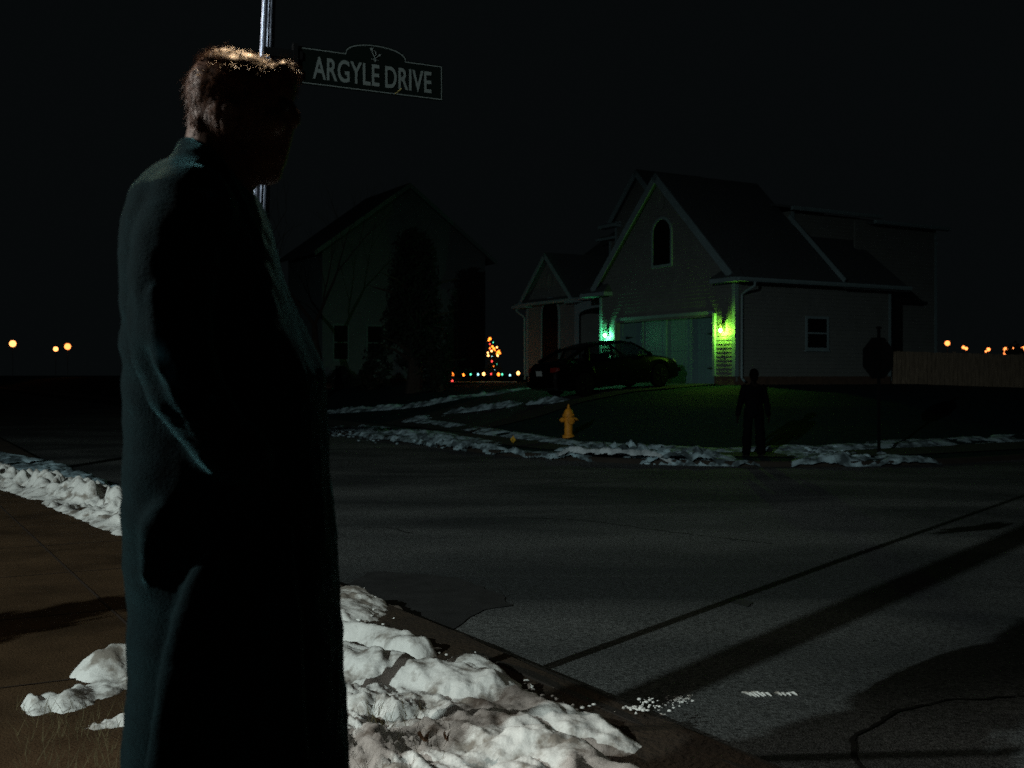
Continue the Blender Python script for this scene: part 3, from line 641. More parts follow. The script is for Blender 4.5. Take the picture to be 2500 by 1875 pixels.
# ------------------------------------------------------------------ fence
fa=Vector(W(6.95,.2)); fe=Vector(W(14.5,-4.6)); fl=(fe-fa).length; fd=(fe-fa)/fl
fn=empty('wooden_fence',(fa.x,fa.y,0),math.atan2(fd.y,fd.x),'low vertical board wooden fence running right from the back of the pale house','fence')
b=MB(); x=0.; rr=random.Random(2)
while x<fl:
    q=fa+fd*x; g=Gs(q.x,q.y); top=2.2-.03*x+rr.uniform(-.012,.012); b.box(x,x+.135,-.012+rr.uniform(-.003,.003),.012,g-.1,top); x+=.145
b.build('boards',M['wood'],fn)
b=MB()
for z in (1.35,1.95): b.slab([(0,.02,z),(fl,.02,z-.03*fl),(fl,.06,z-.03*fl),(0,.06,z)],(0,0,.09))
b.build('rails',M['wood'],fn)
for k in range(5):
    x=k*fl/4; q=fa+fd*x; b=MB(); b.box(x-.05,x+.05,.065,.165,Gs(q.x,q.y)-.1,2.25-.03*x); b.build('post',M['wood'],fn)

# ------------------------------------------------------------------ stop sign seen from behind
p=hit(2146,1108); ss=empty('stop_sign',tuple(p),R(22),'dark octagonal stop sign seen from behind on its post at the corner','sign')
b=MB(); hgt=CZ-(803-HY)*p.y/F-p.z; b.slab([(-.03,-.012,-.2),(.03,-.012,-.2),(.03,.02,-.2),(-.03,.02,-.2)],(0,0,hgt+.2)); b.build('post',M['signdark'],ss)
zc=CZ-(874-HY)*p.y/F-p.z; ro=.5*100*p.y/F/math.cos(R(22.5)); b=MB(); b.slab([(ro*math.cos(R(22.5+45*k))*.93,.022,zc+ro*math.sin(R(22.5+45*k))) for k in range(8)],(0,.004,0)); b.build('sign_panel',M['signdark'],ss)
b=MB(); b.box(-.05,.05,-.02,.03,hgt,hgt+.05); b.box(-.035,.035,-.006,.006,hgt-.12,hgt); b.build('cap_bracket',M['signdark'],ss)

# ------------------------------------------------------------------ hydrant
p=hit(1388,1067); hs=80*p.y/F/.8
hy=empty('fire_hydrant',tuple(p),R(20),'yellow fire hydrant on the corner lawn beside the sidewalk','fire hydrant'); hy.scale=(hs,hs,hs)
b=MB(); b.lathe([(.0,-.1),(.15,-.1),(.15,.03),(.145,.045),(.105,.06),(.1,.08),(.1,.46),(.105,.47),(.105,.5),(.1,.51)],n=24); b.build('barrel',M['hyd'],hy,smooth=False)
b=MB(); b.lathe([(.0,.505),(.15,.505),(.15,.54),(.125,.545),(.12,.58),(.105,.63),(.075,.675),(.04,.70),(.035,.71),(.035,.75),(.022,.76),(.022,.80),(0,.8)],n=24)
for k in range(8): a=k*math.pi/4; b.lathe([(0,.49),(.014,.49),(.014,.56),(0,.56)],(.135*math.cos(a),.135*math.sin(a),0),6)
b.build('bonnet',M['hyd'],hy)
for nm,ax,c,s,r1 in (('pumper_cap','y',(0,0,.4),-1,.085),('hose_cap','x',(0,0,.42),-1,.06),('hose_cap','x',(0,0,.42),1,.06)):
    b=MB(); b.lathe([(0,s*.08),(r1*.8,s*.08),(r1*.8,s*.13),(r1,s*.135),(r1,s*.19),(r1*.8,s*.2),(.025,s*.2),(.025,s*.235),(0,s*.235)],c,16,axis=ax); b.build(nm,M['hyd'],hy)

# yellow marker in the verge
p=hit(1252,1083); mk=empty('verge_marker',tuple(p),R(10),'small yellow diamond marker sticking up from the snowy verge left of the hydrant','marker')
b=MB(); b.tube([(0,0,-.05),(0,0,.1)],.008,6); b.build('stake',M['black'],mk)
b=MB(); b.slab([(0,0,.0),(.07,0,.09),(.01,0,.19),(-.06,0,.1)],(0,.012,0)); b.build('diamond_panel',M['yellow'],mk)

# ------------------------------------------------------------------ car
cv0,cu0=-3.02,2.45; xf,yf=W(cv0+1.4,cu0); xr,yr=W(cv0-1.4,cu0); zf=Gs(xf,yf)+.035; zr=Gs(xr,yr)+.035
car=empty('parked_car',((xf+xr)/2,(yf+yr)/2,(zf+zr)/2),0,'black sedan parked in the driveway facing the garage door','car'); car.rotation_euler=(0,-math.atan2(zf-zr,2.8),R(30))
car.rotation_mode='XYZ'
xs=np.arange(-2.42,2.421,.055); wheels=(-1.38,1.42)
def I(x,a,bv): return float(np.interp(x,a,bv))
def deck(x): return I(x,[-2.42,-2.36,-2.2,-1.7,-1.2,.9,1.3,1.9,2.2,2.36,2.42],[.62,.86,.98,1.0,.97,.97,.94,.83,.74,.62,.5])
def wid(x): return I(x,[-2.42,-2.3,-1.9,-1.,1.,1.8,2.2,2.42],[.66,.78,.86,.9,.9,.87,.76,.55])
rings=[]
for x in xs:
    w=wid(x); d=deck(x); zb=I(x,[-2.42,-2.2,-1.9,1.9,2.2,2.42],[.34,.26,.2,.2,.24,.32]); zo=zb
    for xw in wheels:
        if abs(x-xw)<.38: zo=max(zo,.33+math.sqrt(.38**2-(x-xw)**2))
    zo=min(zo,d-.12); zs=d-.06
    half=[(0,zb),(w*.82,zb),(w*.86,max(zb,zo-.06)),(w*.985,zo),(w,(zo+zs)/2+.02),(w*.985,zs-.1),(w*.93,zs),(w*.72,d),(0,d+.02)]
    rings.append([(x,y,z) for y,z in half]+[(x,-y,z) for y,z in half[-2:0:-1]])
b=MB(); n=len(rings[0]); vs=[p for r_ in rings for p in r_]
fs=[(i*n+k,(i+1)*n+k,(i+1)*n+(k+1)%n,i*n+(k+1)%n) for i in range(len(rings)-1) for k in range(n)]+[tuple(range(n)),tuple(range((len(rings)-1)*n,len(rings)*n))[::-1]]
b.add(vs,fs); b.build('body',M['paint'],car,smooth=False)
# greenhouse: roof, pillars, glass
def gh(x): return I(x,[-2.0,-1.75,-1.2,-.7,-.1,.4,.75,1.3],[.99,1.12,1.36,1.44,1.46,1.43,1.32,.95])
rf=MB(); rs_=[]
for x in np.arange(-1.25,.61,.1):
    z=gh(x); w=.60+.03*math.cos(x); rs_.append([(x,-w,z-.09),(x,-w*.85,z-.02),(x,0,z),(x,w*.85,z-.02),(x,w,z-.09),(x,0,z-.05)])
n=6; rf.add([p for r_ in rs_ for p in r_],[(i*n+k,(i+1)*n+k,(i+1)*n+(k+1)%n,i*n+(k+1)%n) for i in range(len(rs_)-1) for k in range(n)]+[tuple(range(n)),tuple(range((len(rs_)-1)*n,len(rs_)*n))[::-1]])
rf.build('roof',M['paint'],car,smooth=False)
for s in (-1,1):
    for P_,r_ in (([(1.25,s*.76,.94),(.9,s*.7,1.16),(.55,s*.61,1.35)],.035),([(-.25,s*.8,.95),(-.2,s*.62,1.38)],.045),([(-1.95,s*.74,1.0),(-1.6,s*.68,1.15),(-1.2,s*.6,1.3)],.06),([(-1.15,s*.8,.96),(-1.0,s*.62,1.33)],.04)):
        MB().tube(P_,r_,6).build('pillar',M['paint'],car)
def pane(name,q): g=MB(); g.add(q,[tuple(range(len(q)))]); g.build(name,M['carglass'],car)
pane('windshield',[(1.27,-.72,.95),(1.27,.72,.95),(.57,.57,1.37),(.57,-.57,1.37)]); pane('rear_window',[(-1.95,-.7,1.0),(-1.95,.7,1.0),(-1.22,.56,1.33),(-1.22,-.56,1.33)])
for s in (-1,1):
    pane('side_window',[(1.2,s*.79,.95),(-.22,s*.83,.95),(-.2,s*.63,1.37),(.5,s*.62,1.34)]); pane('side_window',[(-.27,s*.83,.95),(-1.13,s*.82,.96),(-1.0,s*.62,1.32),(-.24,s*.63,1.37)])
for y in (-.37,.37): MB().box(-.45,-.25,y-.24,y+.24,.5,1.12).build('seat',M['trouser'],car)
MB().box(-1.35,-1.2,-.63,.63,.5,1.05).build('seat',M['trouser'],car)
for s in (-1,1):
    b=MB(); b.ball((.98,s*.98,1.0),.09,10,sc_=(.6,1.1,.75)); b.tube([(1.02,s*.82,.96),(1.0,s*.93,.98)],.02,6); b.build('side_mirror',M['paint'],car)
    for xw in wheels:
        b=MB(); b.lathe([(.2,-.11),(.3,-.11),(.33,-.08),(.33,.08),(.3,.11),(.2,.11)],(xw,s*.79,.33),28,axis='y'); wo=b.build('wheel',M['rubber'],car)
        b=MB(); b.lathe([(0,.0),(.2,.0),(.215,.02),(.215,.05),(.2,.06)],(xw,s*.79+s*.05,.33),24,axis='y')
        for k in range(5):
            a=k*2*math.pi/5; b.slab([(xw,s*.905,.33),(xw+.2*math.cos(a-.15),s*.905,.33+.2*math.sin(a-.15)),(xw+.2*math.cos(a+.15),s*.905,.33+.2*math.sin(a+.15))],(0,s*.012,0))
        b.build('rim',M['rim'],wo)
    b=MB(); b.slab([(-2.36,s*.60,.76),(-2.30,s*.79,.76),(-2.2,s*.835,.8),(-2.22,s*.8,.88),(-2.34,s*.6,.88)],(-.05,0,0)); b.build('tail_light',M['tail'],car)
    b=MB(); b.slab([(2.3,s*.5,.62),(2.18,s*.72,.66),(2.0,s*.8,.74),(2.1,s*.66,.76),(2.24,s*.48,.72)],(.04,0,.01)); b.build('headlight',M['headl'],car)
b=MB(); b.box(-2.435,-2.425,-.16,.16,.66,.8); b.build('licence_plate',M['plate'],car)
MB().box(-2.47,-2.36,-.7,.7,.36,.5).build('bumper',M['paint'],car); MB().box(2.36,2.46,-.6,.6,.36,.48).build('bumper',M['paint'],car)
car.scale=(1,1,1.09)

# ------------------------------------------------------------------ light decorations
OR=emis('orange_bulb',(1,.2,.02),4.2); RE=emis('red_bulb',(1,.06,.05),2.6); GR=emis('green_bulb',(.1,.9,.5),2.2); BL=emis('ice_bulb',(.4,.9,1.),2.4); WH=emis('warm_bulb',(1,.42,.12),4.5)
D=46.
g0=at(1190,929,D); xt=empty('lighted_tree',(at(1203,915,D).x,D,1.09),0,'small lit Christmas tree of orange bulbs beyond the parked car','christmas tree')
b=MB(); b.tube([(0,0,0),(0,0,1.55)],[.03,.01],6)
rr=random.Random(6)
for i in range(260):
    t=rr.random(); z=.45+1.05*t; r_=.42*(1-t)+.04; a=rr.random()*6.28; b.tube([(0,0,z+.05),(r_*math.cos(a),r_*math.sin(a),z-.04)],[.012,.004],4)
b.build('wire_branches',M['leafdark'],xt)
for (px,py,c,s) in [(1196,827,OR,1.25),(1193,831,OR,.8),(1204,836,GR,.5),(1196,840,RE,.7),(1202,846,OR,1),(1206,851,OR,1.1),(1213,848,WH,.8),(1196,850,OR,.7),(1200,857,WH,.9),(1207,856,OR,1),(1218,857,OR,.9),(1191,861,WH,.8),(1213,864,OR,.7),(1215,868,WH,1.),(1220,862,OR,1.),(1192,868,WH,1.),(1197,853,RE,.6),(1201,870,BL,.4),(1201,882,RE,.9),(1205,894,OR,.4),(1213,889,GR,.3),(1208,902,BL,.35),(1215,860,OR,1)]:
    q=at(px,py,D+rr.uniform(-.15,.15)); q=q-Vector((xt.location.x,D,1.09)); b=MB(); b.ball(q,.05*s,8); b.build('bulb',c,xt,smooth=True)
sl=empty('string_lights',(at(1180,915,D).x,D-.4,1.09),0,'low string of coloured bulbs along the ground left of the parked car','string lights')
L=[(1096,916,BL,.8),(1105,914,OR,1.2),(1104,928,RE,1.05),(1132,915,OR,.95),(1149,914,GR,.65),(1167,914,BL,.7),(1181,913,WH,1.15),(1199,913,RE,.6),(1217,914,OR,1.1),(1226,914,GR,.7),(1245,916,BL,.65),(1265,911,WH,1.25)]
pts=[at(px,py,D-.4)-sl.location for px,py,_,_ in L if py<925]; b=MB(); b.tube([p+Vector((0,.03,.03)) for p in pts],.008,5)
for p in pts[::3]: b.tube([p+Vector((0,.03,.03)),(p.x,p.y+.03,-.02)],.008,5)
b.build('wire',M['black'],sl)
for px,py,c,s in L: q=at(px,py,D-.4)-sl.location; b=MB(); b.ball(q,.055*s,8,sc_=(1,1,1.25)); b.build('bulb',c,sl,smooth=True)
# edge of the next walk catching the light
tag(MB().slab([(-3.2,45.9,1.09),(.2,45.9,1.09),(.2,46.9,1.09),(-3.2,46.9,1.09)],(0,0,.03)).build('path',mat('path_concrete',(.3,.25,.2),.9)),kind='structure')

# distant lamps
FARO=emis('distant_lamp_glow',(1,.25,.06),3.4); FARW=emis('distant_warm_glow',(1,.34,.1),3.4)
def far_lamp(px,py,d,s,m,label,grp):
    p=at(px,py,d); L_=empty('distant_lamp',(p.x,p.y,1.09),0,label,'lamp',grp); h=p.z-1.09
    b=MB(); b.tube([(0,0,-.3),(0,0,h-.1)],.025,6); b.lathe([(.0,h+.25),(.2,h+.22),(.05,h+.42),(0,h+.45)],n=8); b.build('post',M['black'],L_)
    b=MB(); b.ball((0,0,h),s,10); b.build('globe',m,L_,smooth=True)
gl='lamps far away at the left edge'; gr='lamps far away beyond the fence'
far_lamp(31,839,150,.46,FARW,'single distant orange lamp at the far left edge',gl)
far_lamp(136,852,150,.34,FARW,'lower left of the two distant lamps just left of the coat',gl); far_lamp(165,846,150,.44,FARO,'right and larger of the two distant lamps just left of the coat',gl)
for px,py,s,l in ((2313,838,.36,'lone distant lamp nearest the pale house at right'),(2352,848,.22,'left of the first close pair of distant lamps beyond the fence'),(2359,851,.22,'right of the first close pair of distant lamps beyond the fence'),(2413,853,.26,'upper of the two middle distant lamps beyond the fence'),(2407,858,.14,'tiny lower one of the two middle distant lamps beyond the fence'),(2455,852,.3,'upper left of the four clustered distant lamps'),(2455,862,.3,'lower left of the four clustered distant lamps'),(2475,852,.3,'upper right of the four clustered distant lamps'),(2479,862,.3,'lower right of the four clustered distant lamps'),(2498,850,.3,'distant lamp cut by the right edge of the picture')):
    far_lamp(px,py,150,s,FARO,l,gr)

# ------------------------------------------------------------------ sign post (lamp post) with street sign
PX,PY=-.948,4.05; gz=Gs(PX,PY)
lp=empty('lamp_post',(PX,PY,gz),0,'bright fluted metal post rising behind the coated person','lamp post')
b=MB(); n=48; P=[]; zz=[-.1,.4,1.2,1.9,2.7,3.4,4.15]
def pxat(z): return float(np.interp(z,[1.9,2.02,2.77,4.2],[-.935,-.9265,-.897,-.84]))
for z in zz:
    zw=z+gz; r0=float(np.interp(zw,[1.8,2.0,2.6,2.8,4],[.034,.033,.026,.024,.022])); cx=pxat(zw)-PX if zw>1.9 else -.935-PX
    for k in range(n):
        a=2*math.pi*k/n; r_=r0*(1-.16*(.5+.5*math.cos(a*12))); P.append((cx+r_*math.cos(a),r_*math.sin(a),z))
b.add(P,[(i*n+k,i*n+(k+1)%n,(i+1)*n+(k+1)%n,(i+1)*n+k) for i in range(len(zz)-1) for k in range(n)]+[tuple(range(n)),tuple(range((len(zz)-1)*n,len(zz)*n))])
b.build('post',M['galv'],lp)
lz=4.15; lx=pxat(4.2)-PX
b=MB(); b.lathe([(.02,lz),(.06,lz+.02),(.09,lz+.05),(.05,lz+.06)],(lx,0,0),16); b.build('collar',M['lamppost'],lp)
b=MB(); b.ball((lx,0,lz+.22),.13,16); b.build('globe',emis('post_lamp_glow',(1,.9,.72),1.),lp,smooth=True).visible_shadow=False
b=MB(); b.lathe([(.14,lz+.32),(.15,lz+.33),(.06,lz+.42),(.01,lz+.46)],(lx,0,0),16); b.build('cap',M['lamppost'],lp)
SA=Vector((-.803,3.97)); sd=Vector((c30*.97,s30)).normalized(); sang=math.atan2(sd.y,sd.x)
SA=Vector(((718-CX)*3.98/F,3.98)); SB=Vector(((1081-CX)*4.245/F,4.245)); sd=(SB-SA); SL=sd.length; sang=math.atan2(sd.y,sd.x)
sign=empty('street_sign',(SA.x,SA.y,0),sang,'dark arched street name sign reading ARGYLE DRIVE on the fluted post','street sign')
zb,zt=2.458,2.595
def blade(inset,yo,th,name,m,par):
    i=inset; c=SL*.535; hw=.122-i*.6; ah=.045
    pts=[(i,zb+i),(SL-i,zb+i),(SL-i,zt-i)]
    for k in range(15):
        a=math.pi*k/14; pts.append((c+hw*math.cos(a),zt-i+ah*math.sin(a)**.8))
    pts.append((i,zt-i)); return pts
P0=blade(0,0,0,'',None,None); b=MB(); b.slab([(x,0,z) for x,z in P0],(0,.003,0)); b.build('blade',M['signface'],sign)
A=blade(.004,0,0,'',None,None); B=blade(.0075,0,0,'',None,None); n=len(A); b=MB()
b.add([(x,-.0008,z) for x,z in A]+[(x,-.0008,z) for x,z in B],[(i,(i+1)%n,n+(i+1)%n,n+i) for i in range(n)]); bo=b.build('border',M['letter'],sign)
cu=bpy.data.curves.new('txt','FONT'); cu.body='ARGYLE DRIVE'; cu.size=.1; cu.extrude=.0004; cu.space_character=1.04; cu.space_word=.8
cu.offset=.0016
to=bpy.data.objects.new('txt',cu); C.objects.link(to); dg=bpy.context.evaluated_depsgraph_get(); me=bpy.data.meshes.new_from_object(to.evaluated_get(dg)); bpy.data.objects.remove(to)
co=np.array([v.co[:] for v in me.vertices]); x0,x1=co[:,0].min(),co[:,0].max(); y0,y1=co[:,1].min(),co[:,1].max()
tx0=SL*.118; tx1=SL*.918; tz0=2.482; tz1=2.565
for v in me.vertices: v.co=(tx0+(v.co.x-x0)/(x1-x0)*(tx1-tx0), -.0014-v.co.z, tz0+(v.co.y-y0)/(y1-y0)*(tz1-tz0))
me.materials.clear(); me.materials.append(M['letter']); lo=bpy.data.objects.new('lettering',me); C.objects.link(lo); lo.parent=sign
# emblem: a little sprig with blossoms
b=MB(); ec=SL*.535-.006; ez=zt-.014
def st2(pts,w=.0016): b.tube([(ec+x,-.002,ez+z) for x,z in pts],w,5)
st2([(.004,-.004),(.0,.008),(-.006,.02),(-.012,.034)]); st2([(.001,.004),(.010,.012),(.018,.018)]); st2([(-.001,.012),(.006,.02),(.004,.03),(-.004,.036)],.0012); st2([(-.014,.002),(.016,.0)],.001); st2([(-.012,-.001),(-.003,.004)],.001)
for x,z,s in ((-.012,.038,.007),(.02,.02,.005),(.002,-.004,.004)):
    b.slab([(ec+x-s,-.002,ez+z+s*.7),(ec+x+s,-.002,ez+z+s*.9),(ec+x+s*.4,-.002,ez+z-s*.8),(ec+x-s*.4,-.002,ez+z-s*.8)],(0,-.0008,0))
b.build('emblem',M['letter'],sign)
b=MB(); b.slab([(SL*.66,-.0016,zb+.004),(SL*.664,-.0016,zb+.004),(SL*.71,-.0016,zb+.028),(SL*.706,-.0016,zb+.03)],(0,-.0008,0)); b.build('yellow_mark',mat('sign_mark_yellow',(.5,.42,.16),.4),sign)  # thin yellow mark at the lower edge of the blade
b=MB(); b.box(-.11,.03,-.006,.01,zb+.02,zb+.05); b.box(-.11,.03,-.006,.01,zt-.05,zt-.02); b.box(-.005,.012,-.01,.012,zb-.006,zt+.006); b.build('bracket',M['signdark'],sign)

# ------------------------------------------------------------------ people
def remeshed(name, parts, voxel, m, parent, smooth_it=6, disp=None):
    """parts: MB with closed overlapping shapes -> one continuous surface"""
    me=bpy.data.meshes.new('tmp'); me.from_pydata([tuple(v) for v in parts.v],[],parts.f)
    bm=bmesh.new(); bm.from_mesh(me); bmesh.ops.recalc_face_normals(bm,faces=bm.faces); bm.to_mesh(me); bm.free()
    o=bpy.data.objects.new('tmp',me); C.objects.link(o)
    r=o.modifiers.new('r','REMESH'); r.mode='VOXEL'; r.voxel_size=voxel; r.adaptivity=0
    s=o.modifiers.new('s','SMOOTH'); s.factor=.6; s.iterations=smooth_it
    dg=bpy.context.evaluated_depsgraph_get(); dg.update(); m2=bpy.data.meshes.new_from_object(o.evaluated_get(dg)); bpy.data.objects.remove(o)
    if disp: disp(m2)
    m2.materials.clear(); m2.materials.append(m); m2.polygons.foreach_set('use_smooth',[True]*len(m2.polygons)); m2.name=name
    q=bpy.data.objects.new(name,m2); C.objects.link(q); q.parent=parent; return q
def cap(b,p0,p1,r0,r1,n=16):
    p0=Vector(p0);p1=Vector(p1); b.tube([p0,p0.lerp(p1,.5),p1],[r0,(r0+r1)/2,r1],n); b.ball(p0,r0,n); b.ball(p1,r1,n)
def ell(b,c,r,n=20,rot=None):
    k=MB(); k.ball((0,0,0),1.,n,sc_=r)
    for i,v in enumerate(k.v):
        q=Vector(v)
        if rot: q=Matrix.Rotation(rot,3,'Y')@q
        k.v[i]=tuple(q+Vector(c))
    b.add(k.v,k.f)

# near person; origin under the coat, works in camera-plane metres (x right, z up), depth y
YD=2.0; S_=YD/F
def q(px,py,dy=0.): return ((px-CX)*(YD+dy)/F, YD+dy, CZ-(py-HY)*(YD+dy)/F)
man=empty('person',(0,0,0),0,'person in a long dark teal coat seen from the side in the left foreground','person')
# head and neck
b=MB()
ell(b,q(588,250),(.092,.076,.090)); ell(b,q(572,222),(.082,.078,.070)); ell(b,q(640,300,.0),(.058,.058,.085)); ell(b,q(636,372),(.05,.052,.052)); ell(b,q(652,418),(.028,.034,.026)); ell(b,q(625,405),(.04,.042,.035))
ell(b,q(694,222),(.018,.046,.03)); b.tube([q(706,250),q(719,285),q(716,300)],[.008,.014,.012],10); ell(b,q(716,298),(.013,.016,.010)); ell(b,q(694,345),(.012,.024,.009)); ell(b,q(688,362),(.012,.022,.009)); ell(b,q(668,350),(.03,.036,.04)); ell(b,q(670,300,-.05),(.02,.02,.02))
cap(b,q(536,330),q(520,470),.058,.068); cap(b,q(585,380),q(545,480),.048,.048)
ell(b,q(560,285,-.078),(.018,.012,.033),rot=.2); ell(b,q(562,265,-.084),(.02,.010,.014)); ell(b,q(560,285,.078),(.018,.012,.033))
remeshed('body',b,.0045,M['skin'],man,4)
for s in (-1,1): MB().ball(q(695,256,s*.032),.0115,12).build('eye',M['black'],man,smooth=True)
# hair: thick cap plus strands
hc=Vector(q(570,228))
b=MB(); ell(b,q(580,224),(.093,.086,.068)); ell(b,q(549,240),(.064,.085,.088)); ell(b,q(518,295),(.038,.068,.055)); ell(b,q(648,196),(.046,.06,.032),rot=.35); ell(b,q(585,165),(.066,.055,.020)); ell(b,q(690,200),(.024,.056,.036),rot=.3); ell(b,q(548,262,-.07),(.03,.02,.035))
def hd(m2):
    for v in m2.vertices:
        k=v.co; a=float(fbm(np.array((k.x+k.y*.4)*55.),np.array((k.z+k.y*.5)*38.),3))-.5; v.co=hc+(k-hc)*(1+.055*a)
hair=remeshed('hair',b,.0045,M['hair'],man,3,hd)
rr=random.Random(9); K=MB(); vs=[v.co.copy() for v in hair.data.vertices]; ns=[v.normal.copy() for v in hair.data.vertices]
for i in range(5200):
    j=rr.randrange(len(vs)); p=vs[j]; nrm=ns[j]
    flow=Vector((.9,0,-.1)) if p.z>hc.z+.04 else Vector((-.2,0,-1))
    t=(flow-nrm*flow.dot(nrm)); 
    if t.length<.05: continue
    t=(t.normalized()+nrm*rr.uniform(.1,.55)+Vector((rr.gauss(0,.25),rr.gauss(0,.25),rr.gauss(0,.25)))).normalized(); l=rr.uniform(.012,.03); s=t.cross(nrm).normalized()*.0011
    p0=p-nrm*.003; p1=p0+t*l*.6+nrm*.002; p2=p0+t*l+Vector((0,0,-.003)); K.add([p0-s,p0+s,p1+s*.7,p1-s*.7,p2],[(0,1,2,3),(3,2,4)])
K.build('hair_strands',M['hair'],hair,recalc=False)
# coat
edges=[(388,452,545),(410,412,570),(440,388,595),(480,355,616),(550,330,650),(620,321,668),(700,320,692),(770,321,718),(840,321,752),(904,321,786),(1130,321,796),(1300,325,812),(1500,334,820),(1690,334,833),(1875,340,845),(2100,334,862),(2240,330,872)]
b=MB(); n=44; rings=[]
ys=[e_[0] for e_ in edges]
for py in np.arange(388,2241,18.):
    l=float(np.interp(py,ys,[e_[1] for e_ in edges])); r_=float(np.interp(py,ys,[e_[2] for e_ in edges])); c=(l+r_)/2; hw=(r_-l)/2*S_
    hd_=float(np.interp(py,[388,430,500,700,1100,1900,2240],[.085,.15,.205,.2,.2,.235,.25])); x,_,z=q(c,py)
    ring=[]
    for k in range(n):
        a=2*math.pi*k/n; ca,sa=math.cos(a),math.sin(a); pw=.86
        fold=1+.02*math.sin(5*a+py*.002)*min(1,max(0,(py-1000)/900)) 
        ring.append((x+hw*math.copysign(abs(ca)**pw,ca), YD+hd_*fold*math.copysign(abs(sa)**pw,sa), z))
    rings.append(ring)
b.add([p for r_ in rings for p in r_],[(i*n+k,i*n+(k+1)%n,(i+1)*n+(k+1)%n,(i+1)*n+k) for i in range(len(rings)-1) for k in range(n)]+[tuple(range(n)),tuple(range((len(rings)-1)*n,len(rings)*n))])
for s in (-1,1):
    y_=s*.165
    b.tube([q(468,505,y_),q(430,600,y_*1.15),q(414,740,y_*1.3),q(420,850,y_*1.4),q(455,960,y_*1.4),q(530,1060,y_*1.3),q(600,1140,y_*1.1)],[.07,.072,.066,.066,.062,.056,.05],18); b.ball(q(468,510,y_*.95),.078,18); b.ball(q(600,1140,y_),.05,14)
for pth,rr_ in (([q(345,650,-.25),q(352,740,-.27),q(375,830,-.285),q(400,880,-.30)],[.006,.018,.02,.008]),([q(372,690,-.285),q(380,780,-.30),q(402,880,-.31),(q(452,985,-.29)),q(505,1080,-.265),q(560,1165,-.235)],[.005,.013,.02,.017,.013,.005]),
    ([q(560,1300,-.215),q(500,1400,-.225),q(455,1520,-.23),q(425,1680,-.235),q(410,1900,-.24)],[.006,.022,.03,.032,.034]),([q(430,1180,-.19),q(385,1290,-.195),q(352,1420,-.19)],[.006,.03,.01]),([q(700,1250,-.17),q(690,1500,-.19),q(700,1900,-.2)],[.006,.03,.04])):
    b.tube(pth,rr_,10)
# collar, lapel, pocket flap
b.tube([q(470,350,.0),q(462,372,-.05),q(480,392,-.085),q(530,430,-.1),q(580,500,-.1),q(640,610,-.06)],[.02,.03,.032,.028,.02,.012],10); b.tube([q(470,350,.0),q(462,372,.05),q(480,392,.085),q(530,430,.1),q(580,500,.1),q(640,610,.06)],[.02,.03,.032,.028,.02,.012],10)
def cd(m2):
    P=np.array([v.co[:] for v in m2.vertices]); N_=np.array([v.normal[:] for v in m2.vertices])
    k=np.clip((1.15-P[:,2])/.5,0,1)
    d=.010*(fbm(P[:,0]*11+P[:,1]*9,P[:,2]*3.2,3)-.5)*2*(.25+k)+.006*(fbm((P[:,0]+P[:,1])*20,P[:,2]*14,3)-.5)*2
    # long diagonal drapes
    d=d+.012*k*np.sin((P[:,0]*1.0-P[:,2]*.33+P[:,1]*.5)*42)*np.clip(fbm(P[:,0]*6,P[:,2]*2,2)*2-.7,0,1)
    elb=np.exp(-((P[:,2]-1.48)/.12)**2)*np.exp(-((P[:,0]+.68)/.09)**2); d=d+.003*elb*np.sin(P[:,2]*85+P[:,0]*60)
    P=P+N_*d[:,None]; m2.vertices.foreach_set('co',P.ravel())
remeshed('coat',b,.009,M['coat'],man,5,cd)
b=MB(); g0=Gs(-.5,2.)
for s in (-1,1):
    x,_,_z=q(570,2000); b.tube([(x+.02*s,YD+s*.1,.62),(x,YD+s*.1,.3),(x,YD+s*.1,g0+.06)],[.09,.075,.065],14)
b.build('trousers',M['trouser'],man,smooth=True)
for s in (-1,1):
    b=MB(); ell(b,(-.49,YD+s*.1,g0+.05),(.14,.05,.055)); cap(b,(-.55,YD+s*.1,g0+.05),(-.55,YD+s*.1,g0+.12),.045,.045); remeshed('shoe',b,.01,M['shoe'],man,3)

# far person
p=hit(1840,1114); fp=empty('person',tuple(p),R(8),'distant person in dark coveralls standing on the sidewalk with arms at the sides','person'); hh=212*p.y/F/1.78; fp.scale=(hh,hh,hh)
b=MB()
ell(b,(0,0,1.665),(.082,.1,.115)); ell(b,(0,.045,1.62),(.055,.06,.07)); ell(b,(0,.105,1.65),(.014,.02,.02)); cap(b,(0,0,1.45),(0,.01,1.6),.058,.055)
for s in (-1,1):
    ell(b,(s*.085,.0,1.655),(.014,.02,.03))
    hx=s*.335
    ell(b,(hx,.02,.79),(.022,.042,.05))
    for k in range(4): 
        l=(.075,.085,.08,.062)[k]; y0=.05-.02*k; cap(b,(hx,y0,.755),(hx+s*.004,y0+.006,.755-l*.55),.0095,.009,8); cap(b,(hx+s*.004,y0+.006,.755-l*.55),(hx-s*.008,y0+.012,.755-l),.009,.0075,8)
    cap(b,(hx,.06,.79),(hx-s*.01,.085,.74),.011,.009,8)
    cap(b,(hx,.02,.84),(s*.315,0,1.0),.03,.035)
    cap(b,(s*.315,0,1.0),(s*.2,0,1.4),.035,.04)
    cap(b,(s*.1,0,.9),(s*.14,0,.1),.07,.045)
cap(b,(0,0,.95),(0,0,1.4),.11,.11)
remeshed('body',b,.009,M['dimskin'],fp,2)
b=MB(); ell(b,(0,-.02,1.69),(.094,.112,.112)); ell(b,(0,-.05,1.62),(.08,.075,.09)); remeshed('hair',b,.012,M['darkhair'],fp,2)
